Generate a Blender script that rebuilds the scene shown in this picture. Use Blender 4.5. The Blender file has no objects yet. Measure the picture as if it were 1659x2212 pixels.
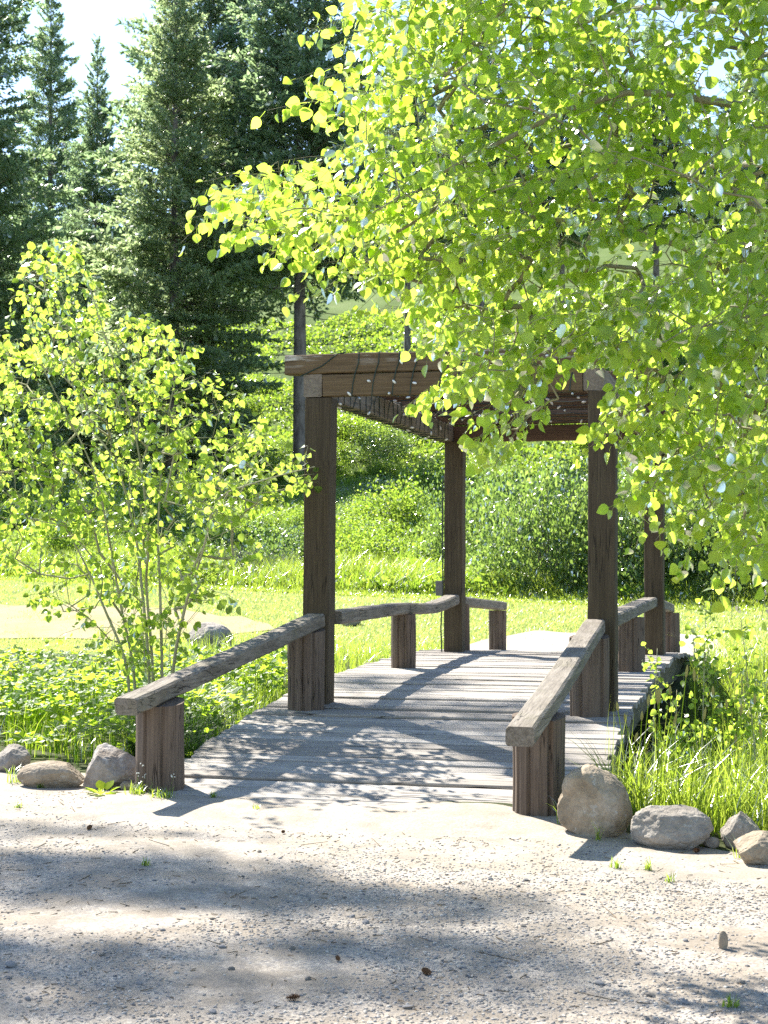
import bpy, math, random
import numpy as np
from mathutils import Vector

random.seed(11)
rng = np.random.default_rng(11)
C = bpy.context.scene.collection
U = rng.uniform

# ------------------------------------------------------------------ helpers
F_PX, CX, CY = 3420.0, 829.5, 1106.0
YAW, PIT, ZC = math.atan(855 / 3420), math.atan(89 / 3420), 1.5


def ray(u, v):
    x = (u - CX) / F_PX
    z = -(v - CY) / F_PX
    y = 1.0
    y, z = y * math.cos(PIT) - z * math.sin(PIT), y * math.sin(PIT) + z * math.cos(PIT)
    return np.array([x * math.cos(YAW) - y * math.sin(YAW), x * math.sin(YAW) + y * math.cos(YAW), z])


def atY(u, v, Y):
    r = ray(u, v)
    return r * (Y / r[1]) + np.array([0, 0, ZC])


def atZ(u, v, Z):
    r = ray(u, v)
    return r * ((Z - ZC) / r[2]) + np.array([0, 0, ZC])


def nrm(a):
    return a / np.maximum(np.linalg.norm(a, axis=-1, keepdims=True), 1e-9)


def runit(k):
    return nrm(rng.normal(size=(k, 3)))


def _hash(ix, iy, iz, seed):
    h = (ix * 374761393 + iy * 668265263 + iz * 1274126177 + seed * 974634777) & 0xFFFFFFFF
    h = ((h ^ (h >> 13)) * 1103515245) & 0xFFFFFFFF
    h = ((h ^ (h >> 16)) * 2246822519) & 0xFFFFFFFF
    return ((h ^ (h >> 15)) & 0xFFFFFF) / 0xFFFFFF


def vnoise(p, seed=0):
    p = np.asarray(p, float)
    i = np.floor(p).astype(np.int64)
    f = p - i
    f = f * f * (3 - 2 * f)
    r = 0
    for dx in (0, 1):
        for dy in (0, 1):
            for dz in (0, 1):
                w = (f[..., 0] if dx else 1 - f[..., 0]) * (f[..., 1] if dy else 1 - f[..., 1]) * (f[..., 2] if dz else 1 - f[..., 2])
                r = r + w * _hash(i[..., 0] + dx, i[..., 1] + dy, i[..., 2] + dz, seed)
    return r * 2 - 1


def fbm(p, oct=4, seed=0, gain=0.5):
    p = np.asarray(p, float)
    a, s, r = 1.0, 0.0, 0
    for o in range(oct):
        r = r + a * vnoise(p * 2 ** o, seed + o)
        s += a
        a *= gain
    return r / s


class MB:
    """collects vertices and faces, builds ONE mesh object"""

    def __init__(self):
        self.V, self.T, self.Q, self.N, self.n = [], [], [], [], 0

    def add(self, V, T=None, Q=None, N=None):
        V = np.asarray(V, float).reshape(-1, 3)
        if T is not None and len(T):
            self.T.append(np.asarray(T).reshape(-1, 3) + self.n)
        if Q is not None and len(Q):
            self.Q.append(np.asarray(Q).reshape(-1, 4) + self.n)
        for g in N or []:
            self.N.append([int(i) + self.n for i in g])
        self.V.append(V)
        self.n += len(V)

    def mesh(self, name, mat, smooth=False):
        V = np.concatenate(self.V)
        T = np.concatenate(self.T) if self.T else np.zeros((0, 3), int)
        Q = np.concatenate(self.Q) if self.Q else np.zeros((0, 4), int)
        loops = np.concatenate([T.ravel(), Q.ravel(), np.array([i for g in self.N for i in g], int)])
        tot = np.concatenate([np.full(len(T), 3), np.full(len(Q), 4), np.array([len(g) for g in self.N], int)]).astype(np.int64)
        start = np.concatenate([[0], np.cumsum(tot)[:-1]]).astype(np.int32)
        me = bpy.data.meshes.new(name)
        me.vertices.add(len(V))
        me.vertices.foreach_set('co', V.astype(np.float32).ravel())
        me.loops.add(len(loops))
        me.loops.foreach_set('vertex_index', loops.astype(np.int32))
        me.polygons.add(len(tot))
        me.polygons.foreach_set('loop_start', start)
        me.update(calc_edges=True)
        me.polygons.foreach_set('use_smooth', np.full(len(tot), bool(smooth)))
        me.validate()
        me.materials.append(mat)
        return me

    def build(self, name, mat, parent=None, smooth=False, loc=None):
        o = bpy.data.objects.new(name, self.mesh(name, mat, smooth))
        C.objects.link(o)
        if parent is not None:
            o.parent = parent
            # vertices are given in world space: undo the parent's place
            o.matrix_parent_inverse = parent_inv(parent)
        if loc is not None:
            o.location = loc
        return o


def parent_inv(p):
    from mathutils import Matrix
    m = Matrix.LocRotScale(p.location, p.rotation_euler, p.scale)
    return m.inverted()


def tag(o, label=None, cat=None, group=None, kind=None):
    if label:
        o['label'] = label
    if cat:
        o['category'] = cat
    if group:
        o['group'] = group
    if kind:
        o['kind'] = kind
    return o


def empty(name, loc=(0, 0, 0), **kw):
    o = bpy.data.objects.new(name, None)
    o.empty_display_size = 0.2
    o.location = loc
    C.objects.link(o)
    return tag(o, **kw)


def inst(TV, TF, R, P):
    """copies of a template (verts, tris or quads) under k matrices and offsets"""
    k, n = len(P), len(TV)
    V = np.einsum('kij,nj->kni', R, TV) + P[:, None, :]
    Fx = TF[None] + (np.arange(k) * n)[:, None, None]
    return V.reshape(-1, 3), Fx.reshape(-1, TF.shape[1])


def frames(t, n, s):
    """columns: side, tip, normal, scaled"""
    t = nrm(t)
    z = n - (n * t).sum(1, keepdims=True) * t
    z = nrm(z)
    x = np.cross(t, z)
    s = np.asarray(s)
    if s.ndim == 1:
        s = np.stack([s, s, s], 1)
    return np.stack([x * s[:, :1], t * s[:, 1:2], z * s[:, 2:3]], 2)


def tube(mb, pts, rad, sides=6, cap=True):
    pts = np.asarray(pts, float)
    n = len(pts)
    rad = np.broadcast_to(np.asarray(rad, float), (n,))
    d = np.gradient(pts, axis=0) if n > 2 else np.repeat((pts[1:] - pts[:1]), 2, 0)
    d = nrm(d)
    ref = np.array([0, 0, 1.0]) if abs(d[0][2]) < 0.9 else np.array([1.0, 0, 0])
    a = nrm(np.cross(d, ref))
    b = np.cross(d, a)
    th = np.arange(sides) / sides * 2 * np.pi
    V = pts[:, None] + rad[:, None, None] * (np.cos(th)[None, :, None] * a[:, None] + np.sin(th)[None, :, None] * b[:, None])
    i = np.arange(n - 1)[:, None] * sides
    j = np.arange(sides)[None]
    k = (j + 1) % sides
    Q = np.stack([i + j, i + k, i + sides + k, i + sides + j], 2).reshape(-1, 4)
    N = [list(range(sides))[::-1], [(n - 1) * sides + q for q in range(sides)]] if cap else None
    mb.add(V.reshape(-1, 3), Q=Q, N=N)


def sweep(mb, pts, sec, up=(0, 0, 1), jit=0.0, seed=0, caps=True):
    """sweep a closed 2-D section (right, up) along points"""
    pts = np.asarray(pts, float)
    n = len(pts)
    d = nrm(np.gradient(pts, axis=0)) if n > 2 else nrm(np.repeat(pts[1:] - pts[:1], 2, 0))
    r = nrm(np.cross(d, np.asarray(up, float)[None]))
    w = np.cross(r, d)
    sec = np.asarray(sec, float)
    m = len(sec)
    V = pts[:, None] + sec[None, :, :1] * r[:, None] + sec[None, :, 1:] * w[:, None]
    V = V.reshape(-1, 3)
    if jit:
        V = V + jit * np.stack([fbm(V * 6.0 + q * 17.3, 3, seed + q) for q in range(3)], 1)
    i = np.arange(n - 1)[:, None] * m
    j = np.arange(m)[None]
    k = (j + 1) % m
    Q = np.stack([i + j, i + k, i + m + k, i + m + j], 2).reshape(-1, 4)
    mb.add(V, Q=Q, N=[list(range(m))[::-1], [(n - 1) * m + q for q in range(m)]] if caps else None)


def rect(w, h, c=0.008, top=0.0):
    """chamfered rectangle section centred on (0, top)"""
    a, b = w / 2, h / 2
    return np.array([(-a + c, -b), (a - c, -b), (a, -b + c), (a, b - c), (a - c, b), (-a + c, b), (-a, b - c), (-a, -b + c)]) + np.array([0, top])


def line(p, q, n=9):
    t = np.linspace(0, 1, n)[:, None]
    return np.asarray(p, float)[None] * (1 - t) + np.asarray(q, float)[None] * t


def ico(sub=0):
    t = (1 + 5 ** .5) / 2
    V = [(-1, t, 0), (1, t, 0), (-1, -t, 0), (1, -t, 0), (0, -1, t), (0, 1, t), (0, -1, -t), (0, 1, -t), (t, 0, -1), (t, 0, 1), (-t, 0, -1), (-t, 0, 1)]
    Fc = [(0, 11, 5), (0, 5, 1), (0, 1, 7), (0, 7, 10), (0, 10, 11), (1, 5, 9), (5, 11, 4), (11, 10, 2), (10, 7, 6), (7, 1, 8), (3, 9, 4), (3, 4, 2), (3, 2, 6), (3, 6, 8), (3, 8, 9), (4, 9, 5), (2, 4, 11), (6, 2, 10), (8, 6, 7), (9, 8, 1)]
    V = [np.array(v) / np.linalg.norm(v) for v in V]
    for _ in range(sub):
        cache, nf = {}, []

        def mid(a, b):
            k = (min(a, b), max(a, b))
            if k not in cache:
                m = V[a] + V[b]
                V.append(m / np.linalg.norm(m))
                cache[k] = len(V) - 1
            return cache[k]
        for a, b, c in Fc:
            x, y, z = mid(a, b), mid(b, c), mid(c, a)
            nf += [(a, x, z), (b, y, x), (c, z, y), (x, y, z)]
        Fc = nf
    return np.array(V), np.array(Fc)


def blades(mb, P, H, W, az, bend, segs=3, twist=None):
    """grass blades: tapered bent strips"""
    k = len(P)
    s = np.linspace(0, 1, segs + 1)
    d = np.stack([np.cos(az), np.sin(az), np.zeros(k)], 1)
    tw = az + np.pi / 2 if twist is None else twist
    sd = np.stack([np.cos(tw), np.sin(tw), np.zeros(k)], 1)
    rows = []
    for q in s:
        c = P + d * (H * bend * q * q)[:, None]
        c[:, 2] += H * (q - 0.45 * np.minimum(bend, 1.6) * q * q)
        w = W * (1 - q ** 1.5) * 0.5
        if q < 1:
            rows += [c - sd * w[:, None], c + sd * w[:, None]]
        else:
            rows += [c]
    V = np.stack(rows, 1)
    n = V.shape[1]
    Q = []
    for i in range(segs - 1):
        Q.append((2 * i, 2 * i + 1, 2 * i + 3, 2 * i + 2))
    T = np.array([(2 * segs - 2, 2 * segs - 1, 2 * segs)])
    off = (np.arange(k) * n)[:, None, None]
    mb.add(V.reshape(-1, 3), T=(T[None] + off).reshape(-1, 3), Q=(np.array(Q)[None] + off).reshape(-1, 4) if Q else None)


# ------------------------------------------------------------------ materials
class NT:
    def __init__(self, name):
        self.m = bpy.data.materials.new(name)
        self.m.use_nodes = True
        self.t = self.m.node_tree
        self.t.nodes.clear()
        self.out = self.n('ShaderNodeOutputMaterial')

    def n(self, typ, **kw):
        o = self.t.nodes.new(typ)
        for k, v in kw.items():
            if k in o.inputs:
                self.set(o, k, v)
            else:
                setattr(o, k, v)
        return o

    def set(self, node, key, v):
        s = node.inputs[key]
        if hasattr(v, 'is_output') or isinstance(v, bpy.types.NodeSocket):
            self.t.links.new(v, s)
        else:
            if isinstance(v, (tuple, list)) and len(v) == 3 and s.type == 'RGBA':
                v = (*v, 1)
            s.default_value = v

    def link(self, a, b):
        self.t.links.new(a, b)

    def coord(self, scale=(1, 1, 1), kind='Object'):
        tc = self.n('ShaderNodeTexCoord')
        mp = self.n('ShaderNodeMapping')
        mp.inputs['Scale'].default_value = scale
        self.link(tc.outputs[kind], mp.inputs['Vector'])
        return mp.outputs[0]

    def noise(self, vec, scale, detail=4, rough=0.55):
        o = self.n('ShaderNodeTexNoise')
        self.link(vec, o.inputs['Vector'])
        o.inputs['Scale'].default_value = scale
        o.inputs['Detail'].default_value = detail
        o.inputs['Roughness'].default_value = rough
        return o.outputs['Fac']

    def ramp(self, fac, stops):
        o = self.n('ShaderNodeValToRGB')
        self.link(fac, o.inputs[0])
        e = o.color_ramp.elements
        while len(e) < len(stops):
            e.new(0.5)
        for x, (p, c) in zip(e, stops):
            x.position = p
            x.color = (*c, 1) if len(c) == 3 else c
        return o.outputs[0]

    def rampf(self, fac, a, b, x=0.0, y=1.0):
        o = self.n('ShaderNodeMapRange')
        self.link(fac, o.inputs[0])
        for i, v in enumerate((a, b, x, y)):
            o.inputs[i + 1].default_value = v
        return o.outputs[0]

    def mix(self, fac, a, b, mode='MIX'):
        o = self.n('ShaderNodeMix', data_type='RGBA', blend_type=mode)
        for idx, v in ((0, fac), (6, a), (7, b)):
            s = o.inputs[idx]
            if isinstance(v, bpy.types.NodeSocket):
                self.link(v, s)
            else:
                s.default_value = (*v, 1) if isinstance(v, (tuple, list)) and len(v) == 3 else v
        return o.outputs[2]

    def math(self, op, a, b=0.0):
        o = self.n('ShaderNodeMath', operation=op)
        for i, v in enumerate((a, b)):
            if isinstance(v, bpy.types.NodeSocket):
                self.link(v, o.inputs[i])
            else:
                o.inputs[i].default_value = v
        return o.outputs[0]

    def bump(self, h, strength=0.5, dist=0.01, prev=None):
        o = self.n('ShaderNodeBump')
        o.inputs['Strength'].default_value = strength
        o.inputs['Distance'].default_value = dist
        self.link(h, o.inputs['Height'])
        if prev is not None:
            self.link(prev, o.inputs['Normal'])
        return o.outputs[0]

    def island(self):
        return self.n('ShaderNodeNewGeometry').outputs['Random Per Island']

    def principled(self, col, rough=0.8, normal=None, spec=0.3):
        o = self.n('ShaderNodeBsdfPrincipled')
        self.set(o, 'Base Color', col)
        self.set(o, 'Roughness', rough)
        self.set(o, 'Specular IOR Level', spec)
        if normal is not None:
            self.link(normal, o.inputs['Normal'])
        self.link(o.outputs[0], self.out.inputs[0])
        return self.m


def leaf_mat(name, cols, trans, gloss=0.5, rough=0.35, tfac=0.5, ior=1.45):
    """thin leaf: diffuse + translucent + a waxy reflection; colour differs leaf by leaf"""
    t = NT(name)
    r = t.island()
    n = len(cols)
    c = t.ramp(r, [(i / max(n - 1, 1), cols[i]) for i in range(n)])
    c2 = t.ramp(r, [(i / max(n - 1, 1), trans[i]) for i in range(n)])
    d = t.n('ShaderNodeBsdfDiffuse')
    t.link(c, d.inputs[0])
    tr = t.n('ShaderNodeBsdfTranslucent')
    t.link(c2, tr.inputs[0])
    m = t.n('ShaderNodeMixShader')
    m.inputs[0].default_value = tfac
    t.link(d.outputs[0], m.inputs[1])
    t.link(tr.outputs[0], m.inputs[2])
    g = t.n('ShaderNodeBsdfGlossy')
    g.inputs['Roughness'].default_value = rough
    fr = t.n('ShaderNodeFresnel')
    fr.inputs[0].default_value = ior
    f = t.math('MULTIPLY', fr.outputs[0], gloss)
    m2 = t.n('ShaderNodeMixShader')
    t.link(f, m2.inputs[0])
    t.link(m.outputs[0], m2.inputs[1])
    t.link(g.outputs[0], m2.inputs[2])
    t.link(m2.outputs[0], t.out.inputs[0])
    return t.m


def wood(name, axis, dark, mid, light, crack=0.5, flakes=False, rough=0.85, moss=None, wear=0.5):
    """weathered timber with grain along one axis (0, 1, 2)"""
    t = NT(name)
    st = [14.0, 14.0, 14.0]
    st[axis] = 0.6
    v = t.coord(tuple(st))
    isl = t.island()
    off = t.n('ShaderNodeVectorMath', operation='ADD')
    t.link(v, off.inputs[0])
    cm = t.n('ShaderNodeCombineXYZ')
    k = t.math('MULTIPLY', isl, 37.0)
    for i in range(3):
        t.link(k, cm.inputs[i])
    t.link(cm.outputs[0], off.inputs[1])
    v = off.outputs[0]
    g1 = t.noise(v, 1.6, 6, 0.65)
    g2 = t.noise(v, 6.0, 3, 0.6)
    vb = t.coord((1, 1, 1))
    blotch = t.noise(vb, 3.2, 4, 0.6)
    base = t.ramp(g1, [(0.25, dark), (0.5, mid), (0.75, light)])
    base = t.mix(t.rampf(blotch, 0.4, 0.7, 0, wear), base, light)
    base = t.mix(t.math('MULTIPLY', isl, 0.85), base, t.mix(1.0, base, (0.58, 0.56, 0.54), 'MULTIPLY'))
    fine = t.rampf(g2, 0.35, 0.65, 0.75, 1.12)
    fx = t.n('ShaderNodeCombineXYZ')
    for i in range(3):
        t.link(fine, fx.inputs[i])
    base = t.mix(1.0, base, fx.outputs[0], 'MULTIPLY')
    cr = t.noise(v, 2.3, 2, 0.4)
    line_ = t.rampf(t.math('ABSOLUTE', t.math('SUBTRACT', cr, 0.5)), 0.0, 0.02, 1.0, 0.0)
    gate = t.rampf(t.noise(vb, 2.1, 2, 0.5), 0.45, 0.6)
    line_ = t.math('MULTIPLY', t.math('MULTIPLY', line_, gate), crack)
    base = t.mix(line_, base, (0.012, 0.009, 0.007))
    if moss:
        base = t.mix(t.rampf(t.noise(vb, 5.0, 5, 0.6), 0.5, 0.72, 0, 0.6), base, moss)
    if flakes:
        f1 = t.rampf(t.noise(v, 4.2, 4, 0.7), 0.52, 0.56)
        f2 = t.rampf(t.noise(vb, 1.7, 3, 0.6), 0.42, 0.58)
        sx = t.n('ShaderNodeSeparateXYZ')
        t.link(vb, sx.inputs[0])
        zz = t.rampf(sx.outputs[2], 2.93, 3.03)
        base = t.mix(t.math('MULTIPLY', t.math('MULTIPLY', f1, f2), zz), base, (0.62, 0.58, 0.5))
    h = t.math('SUBTRACT', t.math('ADD', g1, t.math('MULTIPLY', g2, 0.5)), t.math('MULTIPLY', line_, 1.5))
    return t.principled(base, rough, t.bump(h, 0.55, 0.012), 0.25)


def simple(name, col, rough=0.6, spec=0.4, var=0.0, scale=8.0, bump=0.0):
    t = NT(name)
    v = t.coord()
    nz = t.noise(v, scale, 5, 0.6)
    c = t.ramp(nz, [(0.3, tuple(x * (1 - var) for x in col)), (0.7, tuple(min(1, x * (1 + var)) for x in col))])
    return t.principled(c, rough, t.bump(nz, bump, 0.01) if bump else None, spec)


def mat_gravel():
    t = NT('sandy_gravel')
    v = t.coord()
    big = t.noise(v, 0.9, 4, 0.6)
    mid = t.noise(v, 7.0, 5, 0.6)
    fine = t.noise(v, 90.0, 3, 0.6)
    base = t.ramp(big, [(0.35, (0.215, 0.18, 0.14)), (0.5, (0.265, 0.222, 0.172)), (0.68, (0.18, 0.16, 0.137))])
    sy = t.n('ShaderNodeSeparateXYZ')
    t.link(v, sy.inputs[0])
    yy_ = t.math('ADD', sy.outputs[1], t.math('MULTIPLY', t.noise(v, 1.4, 4, 0.6), 1.6))
    base = t.mix(t.rampf(yy_, 7.4, 9.2, 0.0, 0.85), base, (0.36, 0.31, 0.24))
    base = t.mix(t.rampf(mid, 0.42, 0.68, 0, 0.5), base, (0.2, 0.175, 0.148))
    base = t.mix(t.rampf(t.noise(v, 2.3, 5, 0.7), 0.5, 0.66, 0, 0.55), base, (0.21, 0.185, 0.155))
    vo = t.n('ShaderNodeTexVoronoi')
    t.link(v, vo.inputs['Vector'])
    vo.inputs['Scale'].default_value = 75
    cell = t.ramp(vo.outputs['Color'], [(0.2, (0.27, 0.25, 0.235)), (0.5, (0.38, 0.33, 0.27)), (0.85, (0.5, 0.45, 0.38))])
    peb = t.rampf(t.noise(v, 3.1, 4, 0.65), 0.42, 0.6, 0.1, 0.75)
    base = t.mix(peb, base, cell)
    base = t.mix(1.0, base, t.ramp(fine, [(0.25, (0.66, 0.65, 0.64)), (0.6, (1.0, 1.0, 1.0))]), 'MULTIPLY')
    h = t.math('ADD', t.math('MULTIPLY', t.math('MULTIPLY', vo.outputs['Distance'], -1.0), peb), t.math('MULTIPLY', fine, 0.5))
    b = t.bump(h, 0.35, 0.008)
    return t.principled(base, 0.95, t.bump(mid, 0.4, 0.03, b), 0.15)


def mat_soil(name, a, b, c, scale=2.0):
    t = NT(name)
    v = t.coord()
    n1 = t.noise(v, scale, 5, 0.6)
    n2 = t.noise(v, 40, 3, 0.6)
    base = t.ramp(n1, [(0.35, a), (0.52, b), (0.7, c)])
    base = t.mix(t.rampf(n2, 0.4, 0.7, 0, 0.4), base, a)
    return t.principled(base, 0.95, t.bump(n2, 0.5, 0.03), 0.1)


def mat_rock(name, a, b, c, seed=0.0):
    t = NT(name)
    v0 = t.coord()
    ad = t.n('ShaderNodeVectorMath', operation='ADD')
    t.link(v0, ad.inputs[0])
    ad.inputs[1].default_value = (seed, seed * 0.7, seed * 1.3)
    v = ad.outputs[0]
    n1 = t.noise(v, 5.5, 6, 0.65)
    n2 = t.noise(v, 38, 4, 0.7)
    base = t.ramp(n1, [(0.32, a), (0.5, b), (0.68, c)])
    base = t.mix(t.rampf(n2, 0.35, 0.7, 0, 0.55), base, tuple(x * 0.6 for x in b))
    lich = t.rampf(t.noise(v, 14, 4, 0.7), 0.6, 0.66, 0, 0.35)
    base = t.mix(lich, base, (0.5, 0.5, 0.47))
    cr = t.noise(v, 4.0, 3, 0.5)
    ln = t.rampf(t.math('ABSOLUTE', t.math('SUBTRACT', cr, 0.5)), 0.0, 0.008, 0.7, 0.0)
    ln = t.math('MULTIPLY', ln, 0.25)
    base = t.mix(ln, base, (0.08, 0.065, 0.05))
    h = t.math('SUBTRACT', t.math('ADD', n1, t.math('MULTIPLY', n2, 0.35)), t.math('MULTIPLY', ln, 0.5))
    return t.principled(base, 0.9, t.bump(h, 0.75, 0.025), 0.2)


def mat_pebbles():
    t = NT('pebbles')
    r = t.island()
    c = t.ramp(r, [(0.0, (0.1, 0.1, 0.105)), (0.22, (0.3, 0.28, 0.26)), (0.4, (0.4, 0.345, 0.275)), (0.6, (0.22, 0.21, 0.205)), (0.8, (0.5, 0.46, 0.4)), (1.0, (0.3, 0.25, 0.2))])
    nz = t.noise(t.coord(), 120, 3, 0.6)
    c = t.mix(1.0, c, t.ramp(nz, [(0.3, (0.7, 0.7, 0.7)), (0.65, (1.0, 1.0, 1.0))]), 'MULTIPLY')
    return t.principled(c, 0.85, None, 0.25)


def mat_bark(name, a, b, scale=10):
    t = NT(name)
    v = t.coord((1, 1, 0.25))
    n1 = t.noise(v, scale, 5, 0.65)
    c = t.ramp(n1, [(0.35, a), (0.65, b)])
    return t.principled(c, 0.9, t.bump(n1, 0.7, 0.02), 0.15)


M = {}
M['gravel'] = mat_gravel()
M['pebble'] = mat_pebbles()
M['bank'] = mat_soil('bank_soil', (0.035, 0.04, 0.018), (0.06, 0.075, 0.025), (0.09, 0.075, 0.045))
M['lawn'] = mat_soil('mown_lawn', (0.13, 0.18, 0.04), (0.16, 0.21, 0.05), (0.2, 0.23, 0.07), 0.7)
M['hill'] = mat_soil('hill_ground', (0.07, 0.11, 0.025), (0.1, 0.15, 0.03), (0.12, 0.15, 0.05), 0.5)
M['path'] = mat_soil('dry_path', (0.28, 0.235, 0.14), (0.33, 0.28, 0.16), (0.25, 0.24, 0.1), 0.8)
M['deck'] = wood('grey_deck_wood', 0, (0.25, 0.225, 0.195), (0.38, 0.345, 0.305), (0.46, 0.425, 0.375), 1.0)
M['rail'] = wood('weathered_rail_wood', 1, (0.12, 0.1, 0.078), (0.21, 0.18, 0.145), (0.33, 0.295, 0.25), 1.0, moss=(0.15, 0.135, 0.085))
M['post'] = wood('brown_post_wood', 2, (0.065, 0.047, 0.028), (0.095, 0.07, 0.042), (0.125, 0.095, 0.058), 0.9, wear=0.25)
M['log'] = wood('round_post_wood', 2, (0.135, 0.098, 0.072), (0.165, 0.122, 0.09), (0.2, 0.15, 0.115), 1.0, wear=0.3)
M['beam_x'] = wood('stained_cross_beam', 0, (0.13, 0.085, 0.042), (0.18, 0.122, 0.064), (0.22, 0.155, 0.09), 0.7, flakes=True, wear=0.3)
M['beam_y'] = wood('stained_side_beam', 1, (0.17, 0.135, 0.1), (0.25, 0.205, 0.155), (0.32, 0.265, 0.205), 0.6, wear=0.4)
M['slat'] = wood('dark_roof_slat', 0, (0.09, 0.055, 0.035), (0.14, 0.088, 0.056), (0.19, 0.125, 0.085), 0.5, wear=0.3)
M['stringer'] = wood('stringer_wood', 1, (0.09, 0.075, 0.045), (0.16, 0.135, 0.085), (0.22, 0.19, 0.13), 0.7, moss=(0.1, 0.1, 0.045))
M['aspen_leaf'] = leaf_mat('aspen_leaf', [(0.06, 0.12, 0.016), (0.08, 0.15, 0.02), (0.07, 0.13, 0.024)],
                           [(0.5, 0.72, 0.06), (0.66, 0.84, 0.11), (0.56, 0.78, 0.08)], 0.6, 0.26, 0.72)
M['sap_leaf'] = leaf_mat('sapling_leaf', [(0.05, 0.1, 0.014), (0.07, 0.13, 0.02)], [(0.5, 0.7, 0.06), (0.62, 0.8, 0.11)], 0.5, 0.3, 0.68)
M['needle'] = leaf_mat('fir_needles', [(0.075, 0.12, 0.06), (0.1, 0.145, 0.07), (0.12, 0.165, 0.08)], [(0.28, 0.42, 0.2), (0.35, 0.49, 0.23), (0.42, 0.55, 0.25)], 0.4, 0.42, 0.62)
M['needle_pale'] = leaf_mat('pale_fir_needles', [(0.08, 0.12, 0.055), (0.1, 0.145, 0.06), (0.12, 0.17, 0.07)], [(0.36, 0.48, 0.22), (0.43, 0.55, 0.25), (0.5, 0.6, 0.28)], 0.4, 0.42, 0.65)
M['willow'] = leaf_mat('willow_leaf', [(0.045, 0.085, 0.022), (0.06, 0.11, 0.028), (0.08, 0.13, 0.04)], [(0.2, 0.34, 0.06), (0.32, 0.48, 0.08), (0.42, 0.56, 0.12)], 0.6, 0.32, 0.52)
M['shrub'] = leaf_mat('shrub_leaf', [(0.045, 0.085, 0.014), (0.065, 0.115, 0.018), (0.08, 0.13, 0.022)], [(0.26, 0.44, 0.035), (0.4, 0.58, 0.05), (0.5, 0.64, 0.09)], 0.3, 0.4, 0.58)
M['sage'] = leaf_mat('grey_sage_leaf', [(0.09, 0.105, 0.085), (0.13, 0.14, 0.12)], [(0.1, 0.12, 0.07), (0.14, 0.16, 0.1)], 0.2, 0.5, 0.35)
M['cover'] = leaf_mat('ground_cover_leaf', [(0.06, 0.12, 0.012), (0.08, 0.15, 0.018), (0.1, 0.17, 0.022)], [(0.4, 0.62, 0.035), (0.5, 0.7, 0.05), (0.56, 0.72, 0.06)], 0.05, 0.5, 0.6)
M['grass'] = leaf_mat('meadow_grass', [(0.05, 0.095, 0.014), (0.07, 0.125, 0.02), (0.09, 0.14, 0.03)], [(0.34, 0.5, 0.035), (0.46, 0.6, 0.055), (0.5, 0.6, 0.09)], 0.35, 0.35, 0.55)
M['lawn_grass'] = leaf_mat('lawn_grass', [(0.13, 0.18, 0.04), (0.16, 0.2, 0.05), (0.2, 0.21, 0.08)], [(0.54, 0.66, 0.12), (0.62, 0.7, 0.16), (0.64, 0.66, 0.2)], 0.2, 0.5, 0.6)
M['shade_toned_grass'] = leaf_mat('clump_grass', [(0.02, 0.045, 0.014), (0.03, 0.06, 0.02)], [(0.05, 0.12, 0.015), (0.09, 0.18, 0.025)], 0.08, 0.4, 0.4)  # shade under the left rail is put into this very dark blade colour
M['dry_grass'] = leaf_mat('seed_head', [(0.2, 0.22, 0.09), (0.28, 0.26, 0.13)], [(0.4, 0.42, 0.15), (0.45, 0.42, 0.2)], 0.1, 0.5, 0.45)
M['aspen_bark'] = mat_bark('aspen_bark', (0.2, 0.18, 0.11), (0.33, 0.31, 0.2), 14)
M['sap_bark'] = mat_bark('sapling_bark', (0.27, 0.26, 0.13), (0.42, 0.4, 0.24), 16)
M['fir_bark'] = mat_bark('fir_bark', (0.08, 0.07, 0.062), (0.24, 0.215, 0.195), 9)
M['rock_tan'] = mat_rock('tan_rock', (0.19, 0.15, 0.105), (0.31, 0.25, 0.18), (0.42, 0.35, 0.27), 3.0)
M['rock_grey'] = mat_rock('grey_rock', (0.18, 0.155, 0.13), (0.3, 0.265, 0.225), (0.41, 0.365, 0.31), 11.0)
M['rock_mixed'] = mat_rock('mottled_rock', (0.15, 0.105, 0.065), (0.29, 0.25, 0.21), (0.42, 0.39, 0.36), 23.0)
M['wire'] = simple('dark_green_wire', (0.012, 0.03, 0.02), 0.5, 0.4)
M['bulb'] = simple('white_bulb', (0.75, 0.76, 0.72), 0.25, 0.6)
M['box'] = simple('grey_metal_box', (0.12, 0.11, 0.1), 0.5, 0.5, 0.2)
M['cone'] = simple('pine_cone', (0.13, 0.07, 0.035), 0.8, 0.2, 0.3, 60)
M['litter'] = simple('twig_litter', (0.12, 0.085, 0.05), 0.9, 0.1, 0.4, 20)
M['flower'] = simple('white_flower', (0.75, 0.75, 0.66), 0.7, 0.2)

# ------------------------------------------------------------------ terrain
LX, RX = -3.42, -1.32            # rail and post lines of the bridge
B1X = np.array([-14, -6.5, -5.2, -4.4, -3.9, -3.3, -1.6, -1.0, -0.75, -0.3, 0.2, 1.5, 8])
B1Y = np.array([12.5, 10.9, 10.25, 9.95, 9.55, 9.15, 9.1, 8.7, 8.5, 8.22, 7.95, 7.4, 6.2])


def b1(x):
    return np.interp(x, B1X, B1Y)


def b2(x):
    return 19.6 + 0.25 * np.sin(np.asarray(x) * 0.9)


def b3(x):
    return np.interp(x, [-40, -22, -15, -8, -0.5, 4, 20], [33, 31, 29, 26.9, 25, 24.6, 24])


def sstep(a, b, x):
    t = np.clip((x - a) / (b - a), 0, 1)
    return t * t * (3 - 2 * t)


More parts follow.
